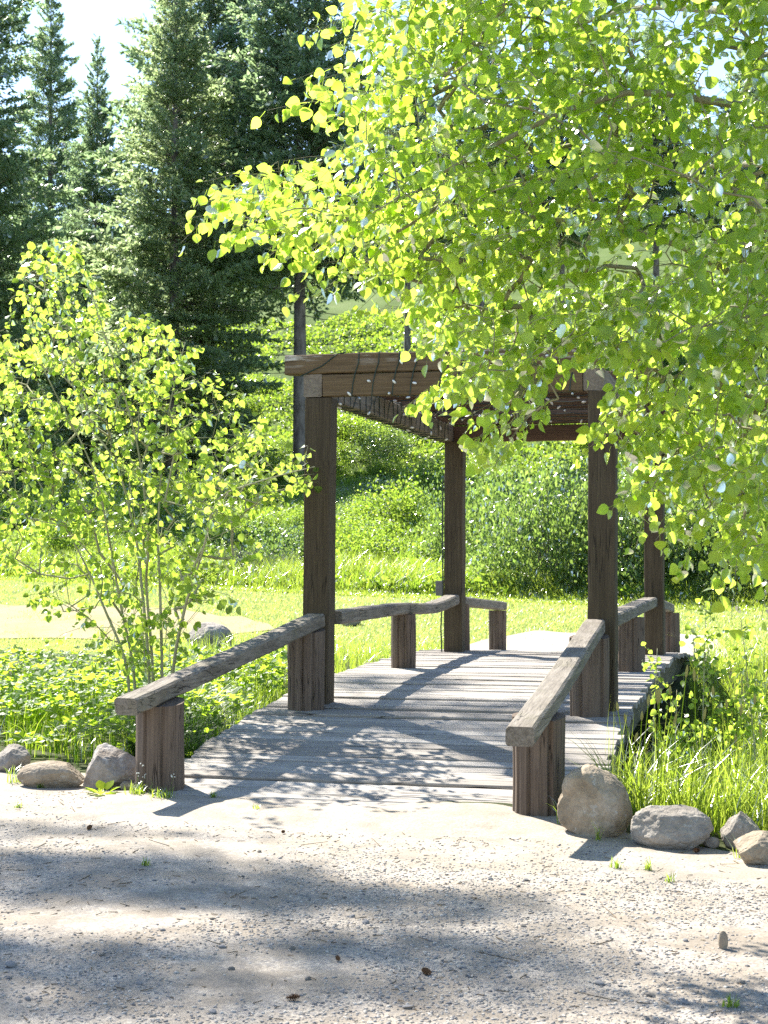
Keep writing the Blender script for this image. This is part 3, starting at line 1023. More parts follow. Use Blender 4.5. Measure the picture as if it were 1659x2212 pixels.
def grow(mb, stems, targets, leaf_r=0.0022, sides=4, jitter=0.04, trunk_r=None, keepr=0.9):
    """connect twig bases to the nearest wood, thickest near the trunk"""
    nodes, par, fixed = [], [], []
    for st, rad in stems:
        st = np.asarray(st, float)
        for i, p in enumerate(st):
            nodes.append(p)
            par.append(len(nodes) - 2 if i else -1)
            fixed.append(rad[i])
    root = np.array(stems[0][0][0])
    order = np.argsort(np.linalg.norm(targets - root, axis=1))
    nd = np.array(nodes)
    for ti in order:
        t = targets[ti]
        A = np.array(nodes)
        d = np.linalg.norm(A - t, axis=1)
        up = t[2] - A[:, 2]
        d = d + np.where(up < -0.05, 0.25 * np.abs(up), 0)
        j = int(np.argmin(d))
        a = nodes[j]
        seg = max(1, int(np.linalg.norm(t - a) / 0.22))
        pj = j
        for q in range(1, seg + 1):
            s = q / seg
            p = a * (1 - s) + t * s + (rng.normal(size=3) * jitter * np.linalg.norm(t - a) * math.sin(s * math.pi) if q < seg else 0)
            p = p + np.array([0, 0, 0.1 * math.sin(s * math.pi) * np.linalg.norm(t - a)])
            nodes.append(p)
            par.append(pj)
            fixed.append(0)
            pj = len(nodes) - 1
    cnt = np.ones(len(nodes))
    for i in range(len(nodes) - 1, -1, -1):
        if par[i] >= 0:
            cnt[par[i]] += cnt[i]
    rad = np.maximum(leaf_r * np.sqrt(cnt) * keepr, leaf_r)
    th = np.arange(sides) / sides * 2 * np.pi
    A, Bn, ra, rb = [], [], [], []
    for i in range(len(nodes)):
        if par[i] >= 0 and not fixed[i]:
            A.append(nodes[par[i]])
            Bn.append(nodes[i])
            r0 = rad[par[i]] if not fixed[par[i]] else min(fixed[par[i]] * 0.6, rad[i] * 1.25)
            ra.append(r0)
            rb.append(rad[i])
    A, Bn, ra, rb = map(np.array, (A, Bn, ra, rb))
    d = nrm(Bn - A)
    ref = np.where(np.abs(d[:, 2:]) < 0.9, np.array([[0, 0, 1.0]]), np.array([[1.0, 0, 0]]))
    x = nrm(np.cross(d, ref))
    y_ = np.cross(d, x)
    c = np.cos(th)[None, :, None] * x[:, None] + np.sin(th)[None, :, None] * y_[:, None]
    V = np.concatenate([A[:, None] + c * ra[:, None, None], Bn[:, None] + c * rb[:, None, None]], 1)
    j = np.arange(sides)
    k = (j + 1) % sides
    Q = np.stack([j, k, sides + k, sides + j], 1)
    off = (np.arange(len(A)) * 2 * sides)[:, None, None]
    mb.add(V.reshape(-1, 3), Q=(Q[None] + off).reshape(-1, 4))
    for st, r_ in stems:
        tube(mb, st, r_, 9)


def in_poly(u, v, poly):
    poly = np.asarray(poly, float)
    inside = np.zeros(len(u), bool)
    j = len(poly) - 1
    for i in range(len(poly)):
        xi, yi = poly[i]
        xj, yj = poly[j]
        c = ((yi > v) != (yj > v)) & (u < (xj - xi) * (v - yi) / (yj - yi + 1e-9) + xi)
        inside ^= c
        j = i
    return inside


def smooth_path(pts, n=14):
    pts = np.asarray(pts, float)
    t = np.linspace(0, len(pts) - 1, n)
    i = np.clip(t.astype(int), 0, len(pts) - 2)
    f = t - i
    p0 = pts[np.clip(i - 1, 0, None)]
    p1, p2 = pts[i], pts[i + 1]
    p3 = pts[np.clip(i + 2, None, len(pts) - 1)]
    f = f[:, None]
    return 0.5 * ((2 * p1) + (-p0 + p2) * f + (2 * p0 - 5 * p1 + 4 * p2 - p3) * f ** 2 + (-p0 + 3 * p1 - 3 * p2 + p3) * f ** 3)


# --- big aspen at right: trunk just outside the frame, boughs reaching left over the drive
asp = empty('aspen_tree', (0.75, 8.6, 0), label='large bright leaved aspen whose boughs hang over the pergola from the right', cat='tree')
CROWN = [(850, -40), (820, 40), (760, 130), (745, 235), (765, 330), (660, 345), (590, 335), (560, 375), (500, 440), (480, 470), (530, 520), (470, 575), (490, 625), (560, 655), (640, 650), (720, 700), (745, 745), (850, 720),
         (925, 770), (960, 830), (1010, 880), (985, 935), (1075, 955), (1035, 1035), (1095, 1040), (1150, 950), (1230, 880), (1265, 870), (1330, 880), (1330, 960), (1420, 965), (1450, 1080), (1420, 1110), (1540, 1105), (1620, 1200), (1665, 1270), (1800, 1200), (1800, -300), (850, -300)]
us, vs = U(440, 1800, 12000), U(-300, 1280, 12000)
ok = ((us < 1150) | (U(0, 1, len(us)) < 0.82)) & in_poly(us, vs, CROWN) & in_poly(us, vs + np.where(us < 1010, 140, np.where(us < 1300, 95, 62)), CROWN) & in_poly(us - 36, vs + 20, CROWN)
us, vs = us[ok], vs[ok]
nt = 580
us, vs = us[:nt], vs[:nt]
Yd = 6.4 + 1.5 * U(0, 1, len(us))
Yd = np.where((us < 760) & (vs > 300), 7.2 + U(-0.6, 0.8, len(us)), Yd)
Tg = np.array([atY(a, b, c) for a, b, c in zip(us, vs, Yd)])
Tg = np.repeat(Tg, 3, 0) + rng.normal(size=(len(Tg) * 3, 3)) * np.array([0.085, 0.085, 0.06])
ub, vb_ = U(860, 1350, 60), U(-200, 520, 60)
Tb = np.array([atY(a, b, c) for a, b, c in zip(ub, vb_, U(9.4, 12.4, 60))])
T1 = np.concatenate([Tg, Tb])
trunk = smooth_path([(0.75, 8.6, -0.15), (0.72, 8.55, 1.2), (0.6, 8.45, 2.6), (0.35, 8.4, 4.0), (0.1, 8.5, 5.6), (0.0, 8.6, 7.4)], 18)
tr = np.linspace(0.105, 0.03, 18)


def limb(*pp, r0=0.03, r1=0.008, n=12):
    return (smooth_path(pp, n), np.linspace(r0, r1, n))


stems = [(trunk, tr),
         limb(trunk[9], (0.0, 8.0, 3.3), (-0.9, 7.6, 3.35), (-1.9, 7.3, 3.1), r0=.038),
         limb(trunk[6], (0.1, 7.8, 2.6), (-0.5, 7.4, 2.95), (-1.3, 7.3, 3.1), r0=.03),
         limb(trunk[10], (-0.1, 7.4, 3.55), (-0.7, 6.9, 3.5), (-1.5, 6.8, 3.15), r0=.026),
         limb(trunk[11], (-0.2, 9.2, 4.6), (-1.0, 10.2, 5.0), (-2.0, 11.2, 5.0), r0=.036),
         limb(trunk[12], (-0.5, 8.2, 4.8), (-1.3, 8.0, 4.9), (-2.1, 7.9, 4.6), r0=.03),
         limb(trunk[8], (0.2, 9.4, 3.7), (-0.5, 10.4, 4.0), (-1.2, 11.4, 4.1), r0=.028)]
tk, cr = MB(), MB()
grow(tk, stems, T1, 0.0015, 4, 0.05, keepr=0.75)
center = np.array([0.4, 8.5, 3.4])
D = nrm(nrm(T1 - center) * 0.9 + np.array([-0.35, -0.1, -0.25]) + runit(len(T1)) * 0.55)
L = U(0.16, 0.34, len(T1))
for q, (b0, dd, ll) in enumerate(zip(T1, D, L)):
    e = b0 + dd * ll
    e[2] -= 0.12 * ll
    tube(tk, [b0, b0 + dd * ll * .5, e], [0.0016, 0.0013, 0.001], 3, cap=False)
twig_leaves(cr, T1, D, L, 9, 0.0505, LEAF, LEAFQ, 0.85, 0.45)
tk.build('trunk', M['aspen_bark'], asp, smooth=True)
cr.build('crown', M['aspen_leaf'], asp, smooth=True)

# --- unseen tree added off the left, its crown shaped to shade drive and deck
SUN_EL, SUN_AZ = 45.0, 47.0          # degrees; azimuth to the left of +Y
sv = np.array([-math.sin(math.radians(SUN_AZ)) / math.tan(math.radians(SUN_EL)), math.cos(math.radians(SUN_AZ)) / math.tan(math.radians(SUN_EL)), 1.0])
tall = empty('aspen_tree', (-15.6, 16.0, 0.1), label='unseen tall aspen added outside the left edge, its crown shaped to throw shade on the drive', cat='tree')
tg = []
SH = [  # shade wanted on the ground: (x, y, rx, ry, height of the leaves, twigs)
    (-3.0, 6.8, 1.3, 0.55, 14, 420), (-1.75, 6.6, 1.0, 0.34, 14, 180), (-2.6, 5.15, 1.1, 0.5, 13.6, 330), (-1.5, 5.75, 0.6, 0.2, 14, 50), (-4.3, 7.9, 1.0, 0.22, 14, 60), (-3.2, 7.9, 0.6, 0.12, 14, 16), (-1.1, 5.5, 0.6, 0.45, 14, 90),
    (-2.0, 11.2, 1.0, 0.75, 13, 330), (-2.8, 12.7, 0.7, 0.55, 13, 130), (-3.2, 11.3, 0.5, 0.25, 13, 40), (-1.5, 10.0, .4, .25, 13, 50), (-1.1, 5.9, 0.7, 0.25, 14, 60)]
for gx, gy, rx_, ry_, h, n in SH:
    a = U(0, 6.28, n)
    r_ = np.sqrt(U(0, 1, n))
    hh = h + U(-1, 1, n)
    tg.append(np.stack([gx + rx_ * r_ * np.cos(a), gy + ry_ * r_ * np.sin(a), hh * 0], 1) + sv[None] * hh[:, None])
tg = np.concatenate(tg)
tx, ty = -15.6, 16.0
tt_ = smooth_path([(tx, ty, -0.1), (tx + .1, ty, 5), (tx + .5, ty + .2, 10), (tx + 1.2, ty + .5, 14.5)], 16)
tk, cr = MB(), MB()
grow(tk, [(tt_, np.linspace(0.2, 0.03, 16)), limb(tt_[10], (-14.7, 16.3, 11.2), (-13.9, 16.5, 13), (-13.2, 16.4, 14), r0=.07, r1=.012), limb(tt_[9], (-14.4, 17.6, 10.6), (-13.1, 19.5, 12), (-12.2, 20.5, 13), r0=.07, r1=.012)], tg, 0.0019, 4, 0.05)
D = nrm(runit(len(tg)) + np.array([-.3, 0, -.2]))
twig_leaves(cr, tg, D, U(0.2, 0.4, len(tg)), 9, 0.052, LEAF_C, LEAFQ_C, 0.6, 0.7)
tk.build('trunk', M['aspen_bark'], tall, smooth=True)
cr.build('crown', M['aspen_leaf'], tall, smooth=True)

# --- aspen saplings at left, one object per stem
STEMS = [
    ([(276, 1455), (224, 1311), (172, 1195), (95, 1060), (20, 940)], 12.2, 'leftmost slender aspen sapling of the clump, leaning far to the left'),
    ([(290, 1460), (260, 1303), (236, 1167), (200, 1010), (110, 830), (60, 720)], 12.5, 'aspen sapling second from the left in the clump behind the ground cover'),
    ([(322, 1450), (304, 1247), (294, 1167), (250, 1000), (180, 900), (135, 737), (112, 565)], 11.9, 'tallest aspen sapling of the clump, curving up to the left'),
    ([(330, 1450), (316, 1263), (320, 1162), (295, 952), (230, 737), (190, 610)], 12.3, 'aspen sapling with dark straight stem in the middle of the clump'),
    ([(350, 1450), (344, 1223), (341, 1167), (350, 1000), (372, 850), (400, 740)], 12.0, 'upright pale stemmed aspen sapling right of the middle of the clump'),
    ([(372, 1462), (400, 1311), (412, 1275), (440, 1183), (470, 1080), (560, 1040), (680, 1008)], 11.3, 'rightmost aspen sapling whose bough reaches over the left pergola post'),
]
SAPC = [(100, 545), (190, 560), (255, 680), (350, 690), (440, 790), (470, 880), (550, 930), (600, 1000), (690, 1000), (640, 1050), (560, 1080), (510, 1200), (470, 1290), (420, 1330), (350, 1470), (220, 1430), (120, 1330), (40, 1230), (0, 1180), (-40, 1000), (-40, 720), (60, 690), (50, 600)]
us, vs = U(-40, 710, 2600), U(540, 1480, 2600)
ok = in_poly(us, vs, SAPC) & ~((vs > 1290) & (U(0, 1, 2600) < 0.3))
us, vs = us[ok][:680], vs[ok][:680]
dist = []
for pts, Yb, _ in STEMS:
    sp = smooth_path(np.array([(a, b, 0) for a, b in pts]), 24)
    dist.append(np.min(np.hypot(us[:, None] - sp[None, :, 0], (vs[:, None] - sp[None, :, 1])), 1))
own = np.argmin(np.array(dist) * U(0.75, 1.25, (len(STEMS), len(us))), 0)
for i, (pts, Yb, lab) in enumerate(STEMS):
    P3 = np.array([atY(a, b, Yb + 0.12 * j * (-1) ** i) for j, (a, b) in enumerate(pts)])
    base = P3[0].copy()
    base[2] = float(ground(base[0], base[1])) - 0.05
    P3 = np.concatenate([[base], P3]) if P3[0][2] > base[2] + 0.1 else np.concatenate([[base], P3[1:]])
    root = empty('aspen_sapling', tuple(base), label=lab, cat='sapling', group='aspen saplings in the clump left of the bridge')
    path = smooth_path(P3, 22)
    sel = own == i
    tgt = np.array([atY(a, b, c) for a, b, c in zip(us[sel], vs[sel], Yb + rng.normal(0, 0.42, sel.sum()))])
    tk, cr = MB(), MB()
    grow(tk, [(path, np.linspace(0.015, 0.003, 22))], tgt, 0.0017, 4, 0.05)
    ax = path[np.argmin(np.linalg.norm(tgt[:, None] - path[None], axis=2), 1)]
    D = nrm(nrm(tgt - ax) * 0.8 + np.array([0, 0, 0.35]) + runit(len(tgt)) * 0.5)
    L = U(0.15, 0.32, len(tgt))
    for b0, dd, ll in zip(tgt, D, L):
        tube(tk, [b0, b0 + dd * ll * .5, b0 + dd * ll - np.array([0, 0, .12 * ll])], [0.0022, 0.0018, 0.0012], 3, cap=False)
    twig_leaves(cr, tgt, D, L, 8, 0.055, LEAF_C if False else LEAF, LEAFQ, 0.6, 0.5)
    tk.build('trunk', M['sap_bark'], root, smooth=True)
    cr.build('crown', M['sap_leaf'], root, smooth=True)

# young leafy shoots right of the bridge
for i, (u0, v0, u1, v1, Yb, n, lab) in enumerate([(1395, 1600, 1420, 1400, 10.6, 30, 'thin leafy aspen shoot growing against the right edge of the bridge deck'),
                                                 (1510, 1620, 1525, 1300, 10.2, 60, 'tallest leafy aspen shoot in the tall grass right of the bridge'),
                                                 (1640, 1560, 1600, 1335, 9.9, 40, 'leafy aspen shoot near the right edge of the photo'),
                                                 (1455, 1640, 1462, 1490, 9.8, 34, 'short bushy aspen shoot low beside the bridge stringer')]):
    a, b = atY(u0, v0, Yb), atY(u1, v1, Yb + 0.1)
    g = float(ground(a[0], a[1]))
    a[2] = g - 0.03
    root = empty('aspen_shoot', tuple(a), label=lab, cat='sapling', group='leafy aspen shoots right of the bridge')
    path = smooth_path([a, (a + b) / 2 + rng.normal(size=3) * 0.02, b], 14)
    s = U(0.3, 1, n)
    tgt = path[(s * 13).astype(int)] + runit(n) * (0.11 * (1.25 - s))[:, None]
    tk, cr = MB(), MB()
    grow(tk, [(path, np.linspace(0.007, 0.002, 14))], tgt, 0.0012, 3, 0.05)
    D = nrm(runit(n) + np.array([0, 0, .4]))
    twig_leaves(cr, tgt, D, U(0.08, 0.16, n), 5, 0.036, LEAF, LEAFQ, 0.5, 0.5)
    tk.build('stem', M['sap_bark'], root, smooth=True)
    cr.build('crown', M['sap_leaf'], root, smooth=True)

# --- conifers


def spray(ncards, cl, cw, seed):
    """one flat fir branch of unit length along +Y, cards of needles"""
    r = np.random.default_rng(seed)
    P, Dr = [], []
    while len(P) < ncards:
        s = r.uniform(0.12, 1) ** 0.8
        side = r.choice([-1, 1])
        ln = 0.46 * (1 - s) ** 0.8 + 0.05
        q = r.uniform(0.0, 1)
        if r.uniform() < 0.22:
            P.append((0, s, 0))
            Dr.append((r.normal(0, .5), 1, r.normal(0, .5)))
        else:
            d = np.array([side * 0.75, 0.66, 0])
            P.append(np.array([0, s * 0.9, 0]) + d * q * ln + r.normal(0, 0.012, 3) + np.array([0, 0, -0.1 * q * ln]))
            Dr.append(d + r.normal(0, 0.6, 3))
    P, Dr = np.array(P), np.array(Dr)
    n = len(P)
    sc = r.uniform(0.7, 1.25, n)
    R = frames(Dr, r.normal(size=(n, 3)) + np.array([0, 0, .7]), np.stack([sc * cw, sc * cl, sc], 1))
    tp = np.array([(0, -.15, 0), (.5, .4, 0), (0, 1, 0), (-.5, .4, 0)], float)
    return inst(tp, np.array([(0, 1, 2, 3)]), R, P)


SPR = {'L': [spray(270, .062, .03, s) for s in range(4)], 'M': [spray(140, .095, .045, 10 + s) for s in range(4)], 'S': [spray(70, .2, .09, 20 + s) for s in range(4)]}


def fir(seed, H=14.0, R=2.4, low=0.1, levels=58, shape=0.85, sparse=0.0, dead=0):
    r = np.random.default_rng(seed)
    tk, cr = MB(), MB()
    bend = r.normal(0, 0.12, 2)
    path = np.stack([bend[0] * np.sin(np.linspace(0, 2, 12)), bend[1] * np.sin(np.linspace(0, 2, 12)), np.linspace(-0.4, H, 12)], 1)
    tube(tk, path, np.linspace(0.013 * H, 0.008, 12), 9)
    az = 0
    groups = {}
    for i in range(levels):
        t = low + (0.99 - low) * (i / (levels - 1)) ** 0.92
        z = t * H
        tt = (t - low) / (1 - low)
        prof = (1 - tt) ** shape * (0.72 + 0.28 * min(1, tt * 6)) + 0.05
        clump = 0.92 + 0.14 * math.sin(i * 0.9 + seed)
        for b in range(r.integers(5, 8) if tt < 0.85 else 4):
            if r.uniform() < sparse:
                continue
            az += 2.399 + r.normal(0, .35)
            L = max(0.16, R * prof * r.uniform(0.5, 1.2) * clump)
            el = -0.16 + 0.95 * tt ** 1.3 + r.normal(0, .24)
            d = np.array([math.cos(az) * math.cos(el), math.sin(az) * math.cos(el), math.sin(el)])
            key = 'L' if L > 1.3 else 'M' if L > 0.6 else 'S'
            o = np.array([np.interp(z, path[:, 2], path[:, 0]), np.interp(z, path[:, 2], path[:, 1]), z + r.normal(0, .06)])
            groups.setdefault((key, r.integers(0, 4)), []).append((o, d, L, r.normal(0, .6)))
            if L > 0.5:
                tube(tk, [o, o + d * L * .5 - np.array([0, 0, .03 * L]), o + d * L * .95], [0.012 * L ** .5, 0.008 * L ** .5, 0.003], 3, cap=False)
    for i in range(dead):
        a, z = r.uniform(0, 6.28), r.uniform(0.12, low + 0.05) * H
        L = r.uniform(0.6, 1.6)
        e = r.uniform(-.35, .1)
        d = np.array([math.cos(a), math.sin(a), e])
        o = np.array([0, 0, z])
        tube(tk, [o, o + d * L * .5, o + d * L + np.array([0, 0, .1])], [0.016, 0.01, 0.004], 3, cap=False)
        for j in range(5):
            q = o + d * L * r.uniform(.3, 1)
            tube(tk, [q, q + nrm(r.normal(size=3) + d) * r.uniform(.15, .4)], [0.005, 0.002], 3, cap=False)
    for (key, v), lst in groups.items():
        SV, SF = SPR[key][v]
        o = np.array([x[0] for x in lst])
        d = np.array([x[1] for x in lst])
        L = np.array([x[2] for x in lst])
        ro = np.array([x[3] for x in lst])
        up = np.tile([0., 0, 1], (len(lst), 1)) + np.cross(d, [0, 0, 1.0]) * ro[:, None]
        V, Q = inst(SV, SF, frames(d, up, L), o)
        cr.add(V, Q=Q)
    return tk, cr


FIR = []
for i, kw in enumerate([dict(R=2.9, levels=92, low=0.06, shape=.8), dict(R=2.4, levels=84, low=0.12, shape=0.66), dict(R=2.9, levels=70, low=0.36, sparse=0.1, dead=34, shape=0.6), dict(R=1.9, levels=70, low=0.3, shape=0.8, sparse=0.12)]):
    tk, cr = fir(600 + i, **kw)
    FIR.append((tk.mesh('trunk', M['fir_bark'], True), cr.mesh('crown', M['needle']), ))
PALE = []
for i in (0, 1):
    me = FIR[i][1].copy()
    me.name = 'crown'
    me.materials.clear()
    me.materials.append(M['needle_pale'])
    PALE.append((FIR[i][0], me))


def conifer(u, vtop, Y, kind, wscale, label, pale=False, name='fir_tree', group=None):
    p = atY(u, 1195, Y)
    x = p[0]
    z = float(ground(x, Y))
    top = atY(u, vtop, Y)[2]
    s = (top - z) / 14.0
    root = empty(name, (x, Y, z), label=label, cat='conifer', group=group)
    root.rotation_euler = (0, 0, U(0, 6.28))
    root.scale = (s * wscale, s * wscale, s)
    for nm, me in zip(('trunk', 'crown'), (PALE if pale else FIR)[kind]):
        o = bpy.data.objects.new(nm, me)
        C.objects.link(o)
        o.parent = root


G = 'conifers on the slope behind the lawn'
conifer(-75, -420, 49.0, 0, 0.95, 'dark fir cut by the left edge of the photo', group=G)
conifer(108, -40, 70.8, 1, 0.95, 'tall slender bluish fir standing against the sky behind the others at left', group=G)
conifer(208, 82, 64.0, 0, 0.8, 'shorter fir with a sharp pointed tip second from the left', group=G)
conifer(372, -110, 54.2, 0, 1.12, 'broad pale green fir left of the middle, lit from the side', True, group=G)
conifer(452, -230, 61.6, 2, 1.0, 'dark tall fir close behind the broad pale one', group=G)
conifer(650, -190, 58.2, 2, 1.15, 'tall dark fir with a bare grey lower trunk seen left of the pergola', group=G)
conifer(880, 90, 76.2, 2, 0.9, 'dark fir behind the left end of the aspen boughs', group=G)
conifer(1040, 60, 78.5, 2, 1.1, 'dark fir hidden behind the aspen boughs above the pergola', group=G)
conifer(1215, 110, 77.4, 2, 1.0, 'dark fir behind the aspen above the right pergola posts', group=G)
conifer(1420, 40, 76.2, 2, 1.0, 'dark fir behind the aspen at the upper right', group=G)
conifer(1620, 120, 75.1, 2, 1.15, 'dark fir behind the aspen by the right edge', group=G)
conifer(160, 390, 84.7, 0, 0.9, 'far fir low between the slender fir and the pointed one', group=G)
conifer(285, 420, 86.9, 1, 1.0, 'far fir low behind the pointed fir', group=G)
conifer(30, 330, 82.3, 0, 1.0, 'far fir low beside the dark edge fir', group=G)
conifer(20, 560, 59.4, 3, 1.5, 'young fir behind the left side of the sapling clump', group=G)
conifer(150, 640, 57.0, 0, 1.3, 'low bushy fir behind the sapling clump', group=G)

# --- leafy shrubs


def shrub_mesh(seed, n, leaf, h=1.0, narrow=0.5, mat='shrub', fill=0.5, name='crown'):
    r = np.random.default_rng(seed)
    mb = MB()
    # leaf clumps on an uneven dome
    nc = max(14, n // 45)
    c = nrm(r.normal(size=(nc, 3)))
    c[:, 2] = np.abs(c[:, 2])
    rad = r.uniform(fill, 1.0, nc) * (1 + 0.18 * fbm(c * 1.6 + seed, 2, seed))
    c = c * rad[:, None] * np.array([1, 1, h])
    per = n // nc
    P = np.repeat(c, per, 0) + r.normal(size=(nc * per, 3)) * 0.11
    P[:, 2] = np.abs(P[:, 2]) + 0.02
    k = len(P)
    t = nrm(r.normal(size=(k, 3)) + nrm(P) * 0.6 + np.array([0, 0, .2]))
    nn = r.normal(size=(k, 3)) + np.array([0, 0, .8])
    s = leaf * r.uniform(0.65, 1.3, k)
    tp = np.array([(0, 0, 0), (narrow, .45, .08), (0, 1, 0), (-narrow, .45, .08)], float)
    V, Q = inst(tp, np.array([(0, 1, 2, 3)]), frames(t, nn, s), P)
    mb.add(V, Q=Q)
    return mb.mesh(name, M[mat])


def stem_mesh(seed, n=9, h=0.8):
    r = np.random.default_rng(seed)
    mb = MB()
    for _ in range(n):
        a, q = r.uniform(0, 6.28), r.uniform(.2, .6)
        e = np.array([math.cos(a) * q, math.sin(a) * q, h * r.uniform(.6, 1)])
        tube(mb, [(0.06 * math.cos(a), .06 * math.sin(a), -0.05), e * np.array([.4, .4, .5]), e], [0.016, .011, .004], 4, cap=False)
    return mb.mesh('stem', M['fir_bark'])


def put_shrub(name, me, stem, x, y, sx, sz, label, cat='shrub', group=None):
    root = empty(name, (x, y, float(ground(x, y)) - 0.03), label=label, cat=cat, group=group)
    root.rotation_euler = (0, 0, U(0, 6.28))
    root.scale = (sx, sx, sz)
    for nm, m_ in (('crown', me), ('stem', stem)):
        o = bpy.data.objects.new(nm, m_)
        C.objects.link(o)
        o.parent = root


will = [shrub_mesh(900 + i, 9000, 0.05, 1.0, .34, 'willow', .45) for i in range(2)]
wst = stem_mesh(33, 16, .9)
for i, (u, Y, sx, sz, lab) in enumerate([(1185, 28.0, 1.45, 2.25, 'big round willow bush behind the lawn, seen between the pergola posts'), (1085, 30.5, 1.1, 2.0, 'paler willow bush just behind the far left pergola post'),
                                        (1345, 27.5, 1.25, 2.2, 'willow bush behind the lawn at the right front pergola post'), (1490, 27.8, 1.35, 2.1, 'willow bush right of the far right pergola post'),
                                        (1640, 27.0, 1.2, 1.9, 'dark willow bush at the right edge behind the lawn'), (985, 33.0, 1.0, 1.7, 'pale leaved bush on the slope left of the far left pergola post'), (1580, 33, 1.5, 2.6, 'tall willow bush behind the others at right')]):
    p = atY(u, 1195, Y)
    put_shrub('willow_bush', will[i % 2], wst, p[0], Y, sx, sz, lab, 'bush', 'willow bushes behind the lawn')
shr = [shrub_mesh(920 + i, 5200, 0.055, .9, .45, 'shrub', .4) for i in range(3)]
sst = stem_mesh(34, 8, .6)
dul = [shrub_mesh(930 + i, 4200, 0.06, 1.0, .3, 'willow', .4) for i in range(2)]
cnt = 0
for i in range(400):
    Y = U(29, 75)
    u = U(-60, 1750)
    p = atY(u, 1195, Y)
    e = Y - float(b3(p[0]))
    if e < 2.2 or (u > 960 and Y < 34):
        continue
    if float(fbm(np.array([[p[0] * .25, Y * .25, 3.0]]), 2, 77)[0]) < -0.18:
        continue
    s = U(0.5, 1.1) * (1.0 + 0.016 * (Y - 28))
    if cnt % 4 == 3:
        put_shrub('shrub', dul[cnt % 2], sst, p[0], Y, s, s * U(0.7, 1.3), 'dull green narrow leaved shrub growing wild on the slope behind the lawn', group='dull green shrubs on the slope')
    else:
        put_shrub('shrub', shr[cnt % 3], sst, p[0], Y, s, s * U(0.6, 1.25), 'leafy bright green shrub growing wild on the slope behind the lawn', group='bright green shrubs on the slope')
    cnt += 1
    if cnt >= 170:
        break
p = atY(535, 1195, 29.6)
put_shrub('sagebrush', shrub_mesh(940, 2600, 0.06, .8, .18, 'sage', .3), stem_mesh(35, 18, .8), p[0], 29.6, 1.15, 0.95, 'grey twiggy sagebrush at the foot of the slope behind the saplings')

# --- hill cover and grasses
mb = MB()
n = 210000
Y = 26 + 64 * U(0, 1, n) ** 1.2
uu = U(-90, 1760, n)
X = np.tan(np.arctan((uu - CX) / F_PX) - YAW) * Y
e = Y - b3(X)
ok = (e > 0.6) & (fbm(np.stack([X * .5, Y * .5, X * 0], 1), 3, 8) > -0.25)
X, Y = X[ok], Y[ok]
k = len(X)
hh = 0.12 + 0.3 * np.clip(fbm(np.stack([X * .9, Y * .9, X * 0 + 4], 1), 3, 12) + .3, 0, 1)
P = np.stack([X, Y, ground(X, Y) + hh * U(0, 1, k)], 1)
t = nrm(rng.normal(size=(k, 3)) + np.array([0, -.1, .5]))
s = U(0.06, 0.12, k) * (0.6 + Y / 60)
V, Q = inst(np.array([(0, 0, 0), (.42, .45, .1), (0, 1, 0), (-.42, .45, .1)], float), np.array([(0, 1, 2, 3)]), frames(t, rng.normal(size=(k, 3)) + np.array([0, 0, .9]), s), P)
mb.add(V, Q=Q)
n = 60000
Y = 27 + 45 * U(0, 1, n) ** 1.2
uu = U(-90, 1760, n)
X = np.tan(np.arctan((uu - CX) / F_PX) - YAW) * Y
ok = Y - b3(X) > 0.5
X, Y = X[ok], Y[ok]
n = len(X)
blades(mb, np.stack([X, Y, ground(X, Y)], 1), U(.2, .6, n), U(.014, .03, n), U(0, 6.28, n), U(.15, .8, n), 2, U(0, 3.14, n))
tag(mb.build('slope_undergrowth', M['shrub']), 'low leafy undergrowth covering the slope', 'undergrowth', kind='stuff')

mb = MB()
n = 46000
uu = U(-120, 1800, n)
e = U(0, 1, n) ** 1.4 * 3.2 - 0.15
X = np.tan(np.arctan((uu - CX) / F_PX) - YAW) * 28.0
for _ in range(2):
    X = np.tan(np.arctan((uu - CX) / F_PX) - YAW) * (b3(X) + e)
Y = b3(X) + e
hz = (0.05 + 0.5 * sstep(0.2, 1.6, e)) * U(0.6, 1.15, n) * np.clip(1 + 0.6 * fbm(np.stack([X, Y, X * 0], 1), 2, 3), .4, 1.6)
blades(mb, np.stack([X, Y, ground(X, Y)], 1), hz, U(.012, .022, n), U(0, 6.28, n), U(.15, .7, n), 2, U(0, 3.14, n))
tag(mb.build('tall_grass', M['grass']), 'unmown tall grass along the far edge of the lawn', 'grass', kind='stuff')

mb = MB()
n = 130000
uu = U(-120, 1850, n)
Y = 19.6 + 11.5 * U(0, 1, n) ** 1.25
X = np.tan(np.arctan((uu - CX) / F_PX) - YAW) * Y
onp = ((X < -0.6) & (X > -4.3) & (Y < pa_far(X) + .03)) | ((X < -7.2) & (Y > pb_near(X)) & (Y < pb_far(X)))
ok = (Y < b3(X) + .2) & (~onp | (U(0, 1, n) < 0.05 + 0.9 * (X < -7) * (fbm(np.stack([X * 1.3, Y * 1.3, X * 0], 1), 3, 44) > 0.12)))
X, Y = X[ok], Y[ok]
n = len(X)
blades(mb, np.stack([X, Y, ground(X, Y)], 1), U(.03, .065, n), U(.008, .014, n), U(0, 6.28, n), U(.2, .9, n), 1, U(0, 3.14, n))
tag(mb.build('lawn_grass', M['lawn_grass']), 'short sunlit grass of the mown lawn', 'grass', kind='stuff')

# grass on the banks beside the bridge


def outside_deck(X, Y, m=0.02):
    return ~((X > -3.9 - m) & (X < -1.03 + m) & (Y < 20.1))


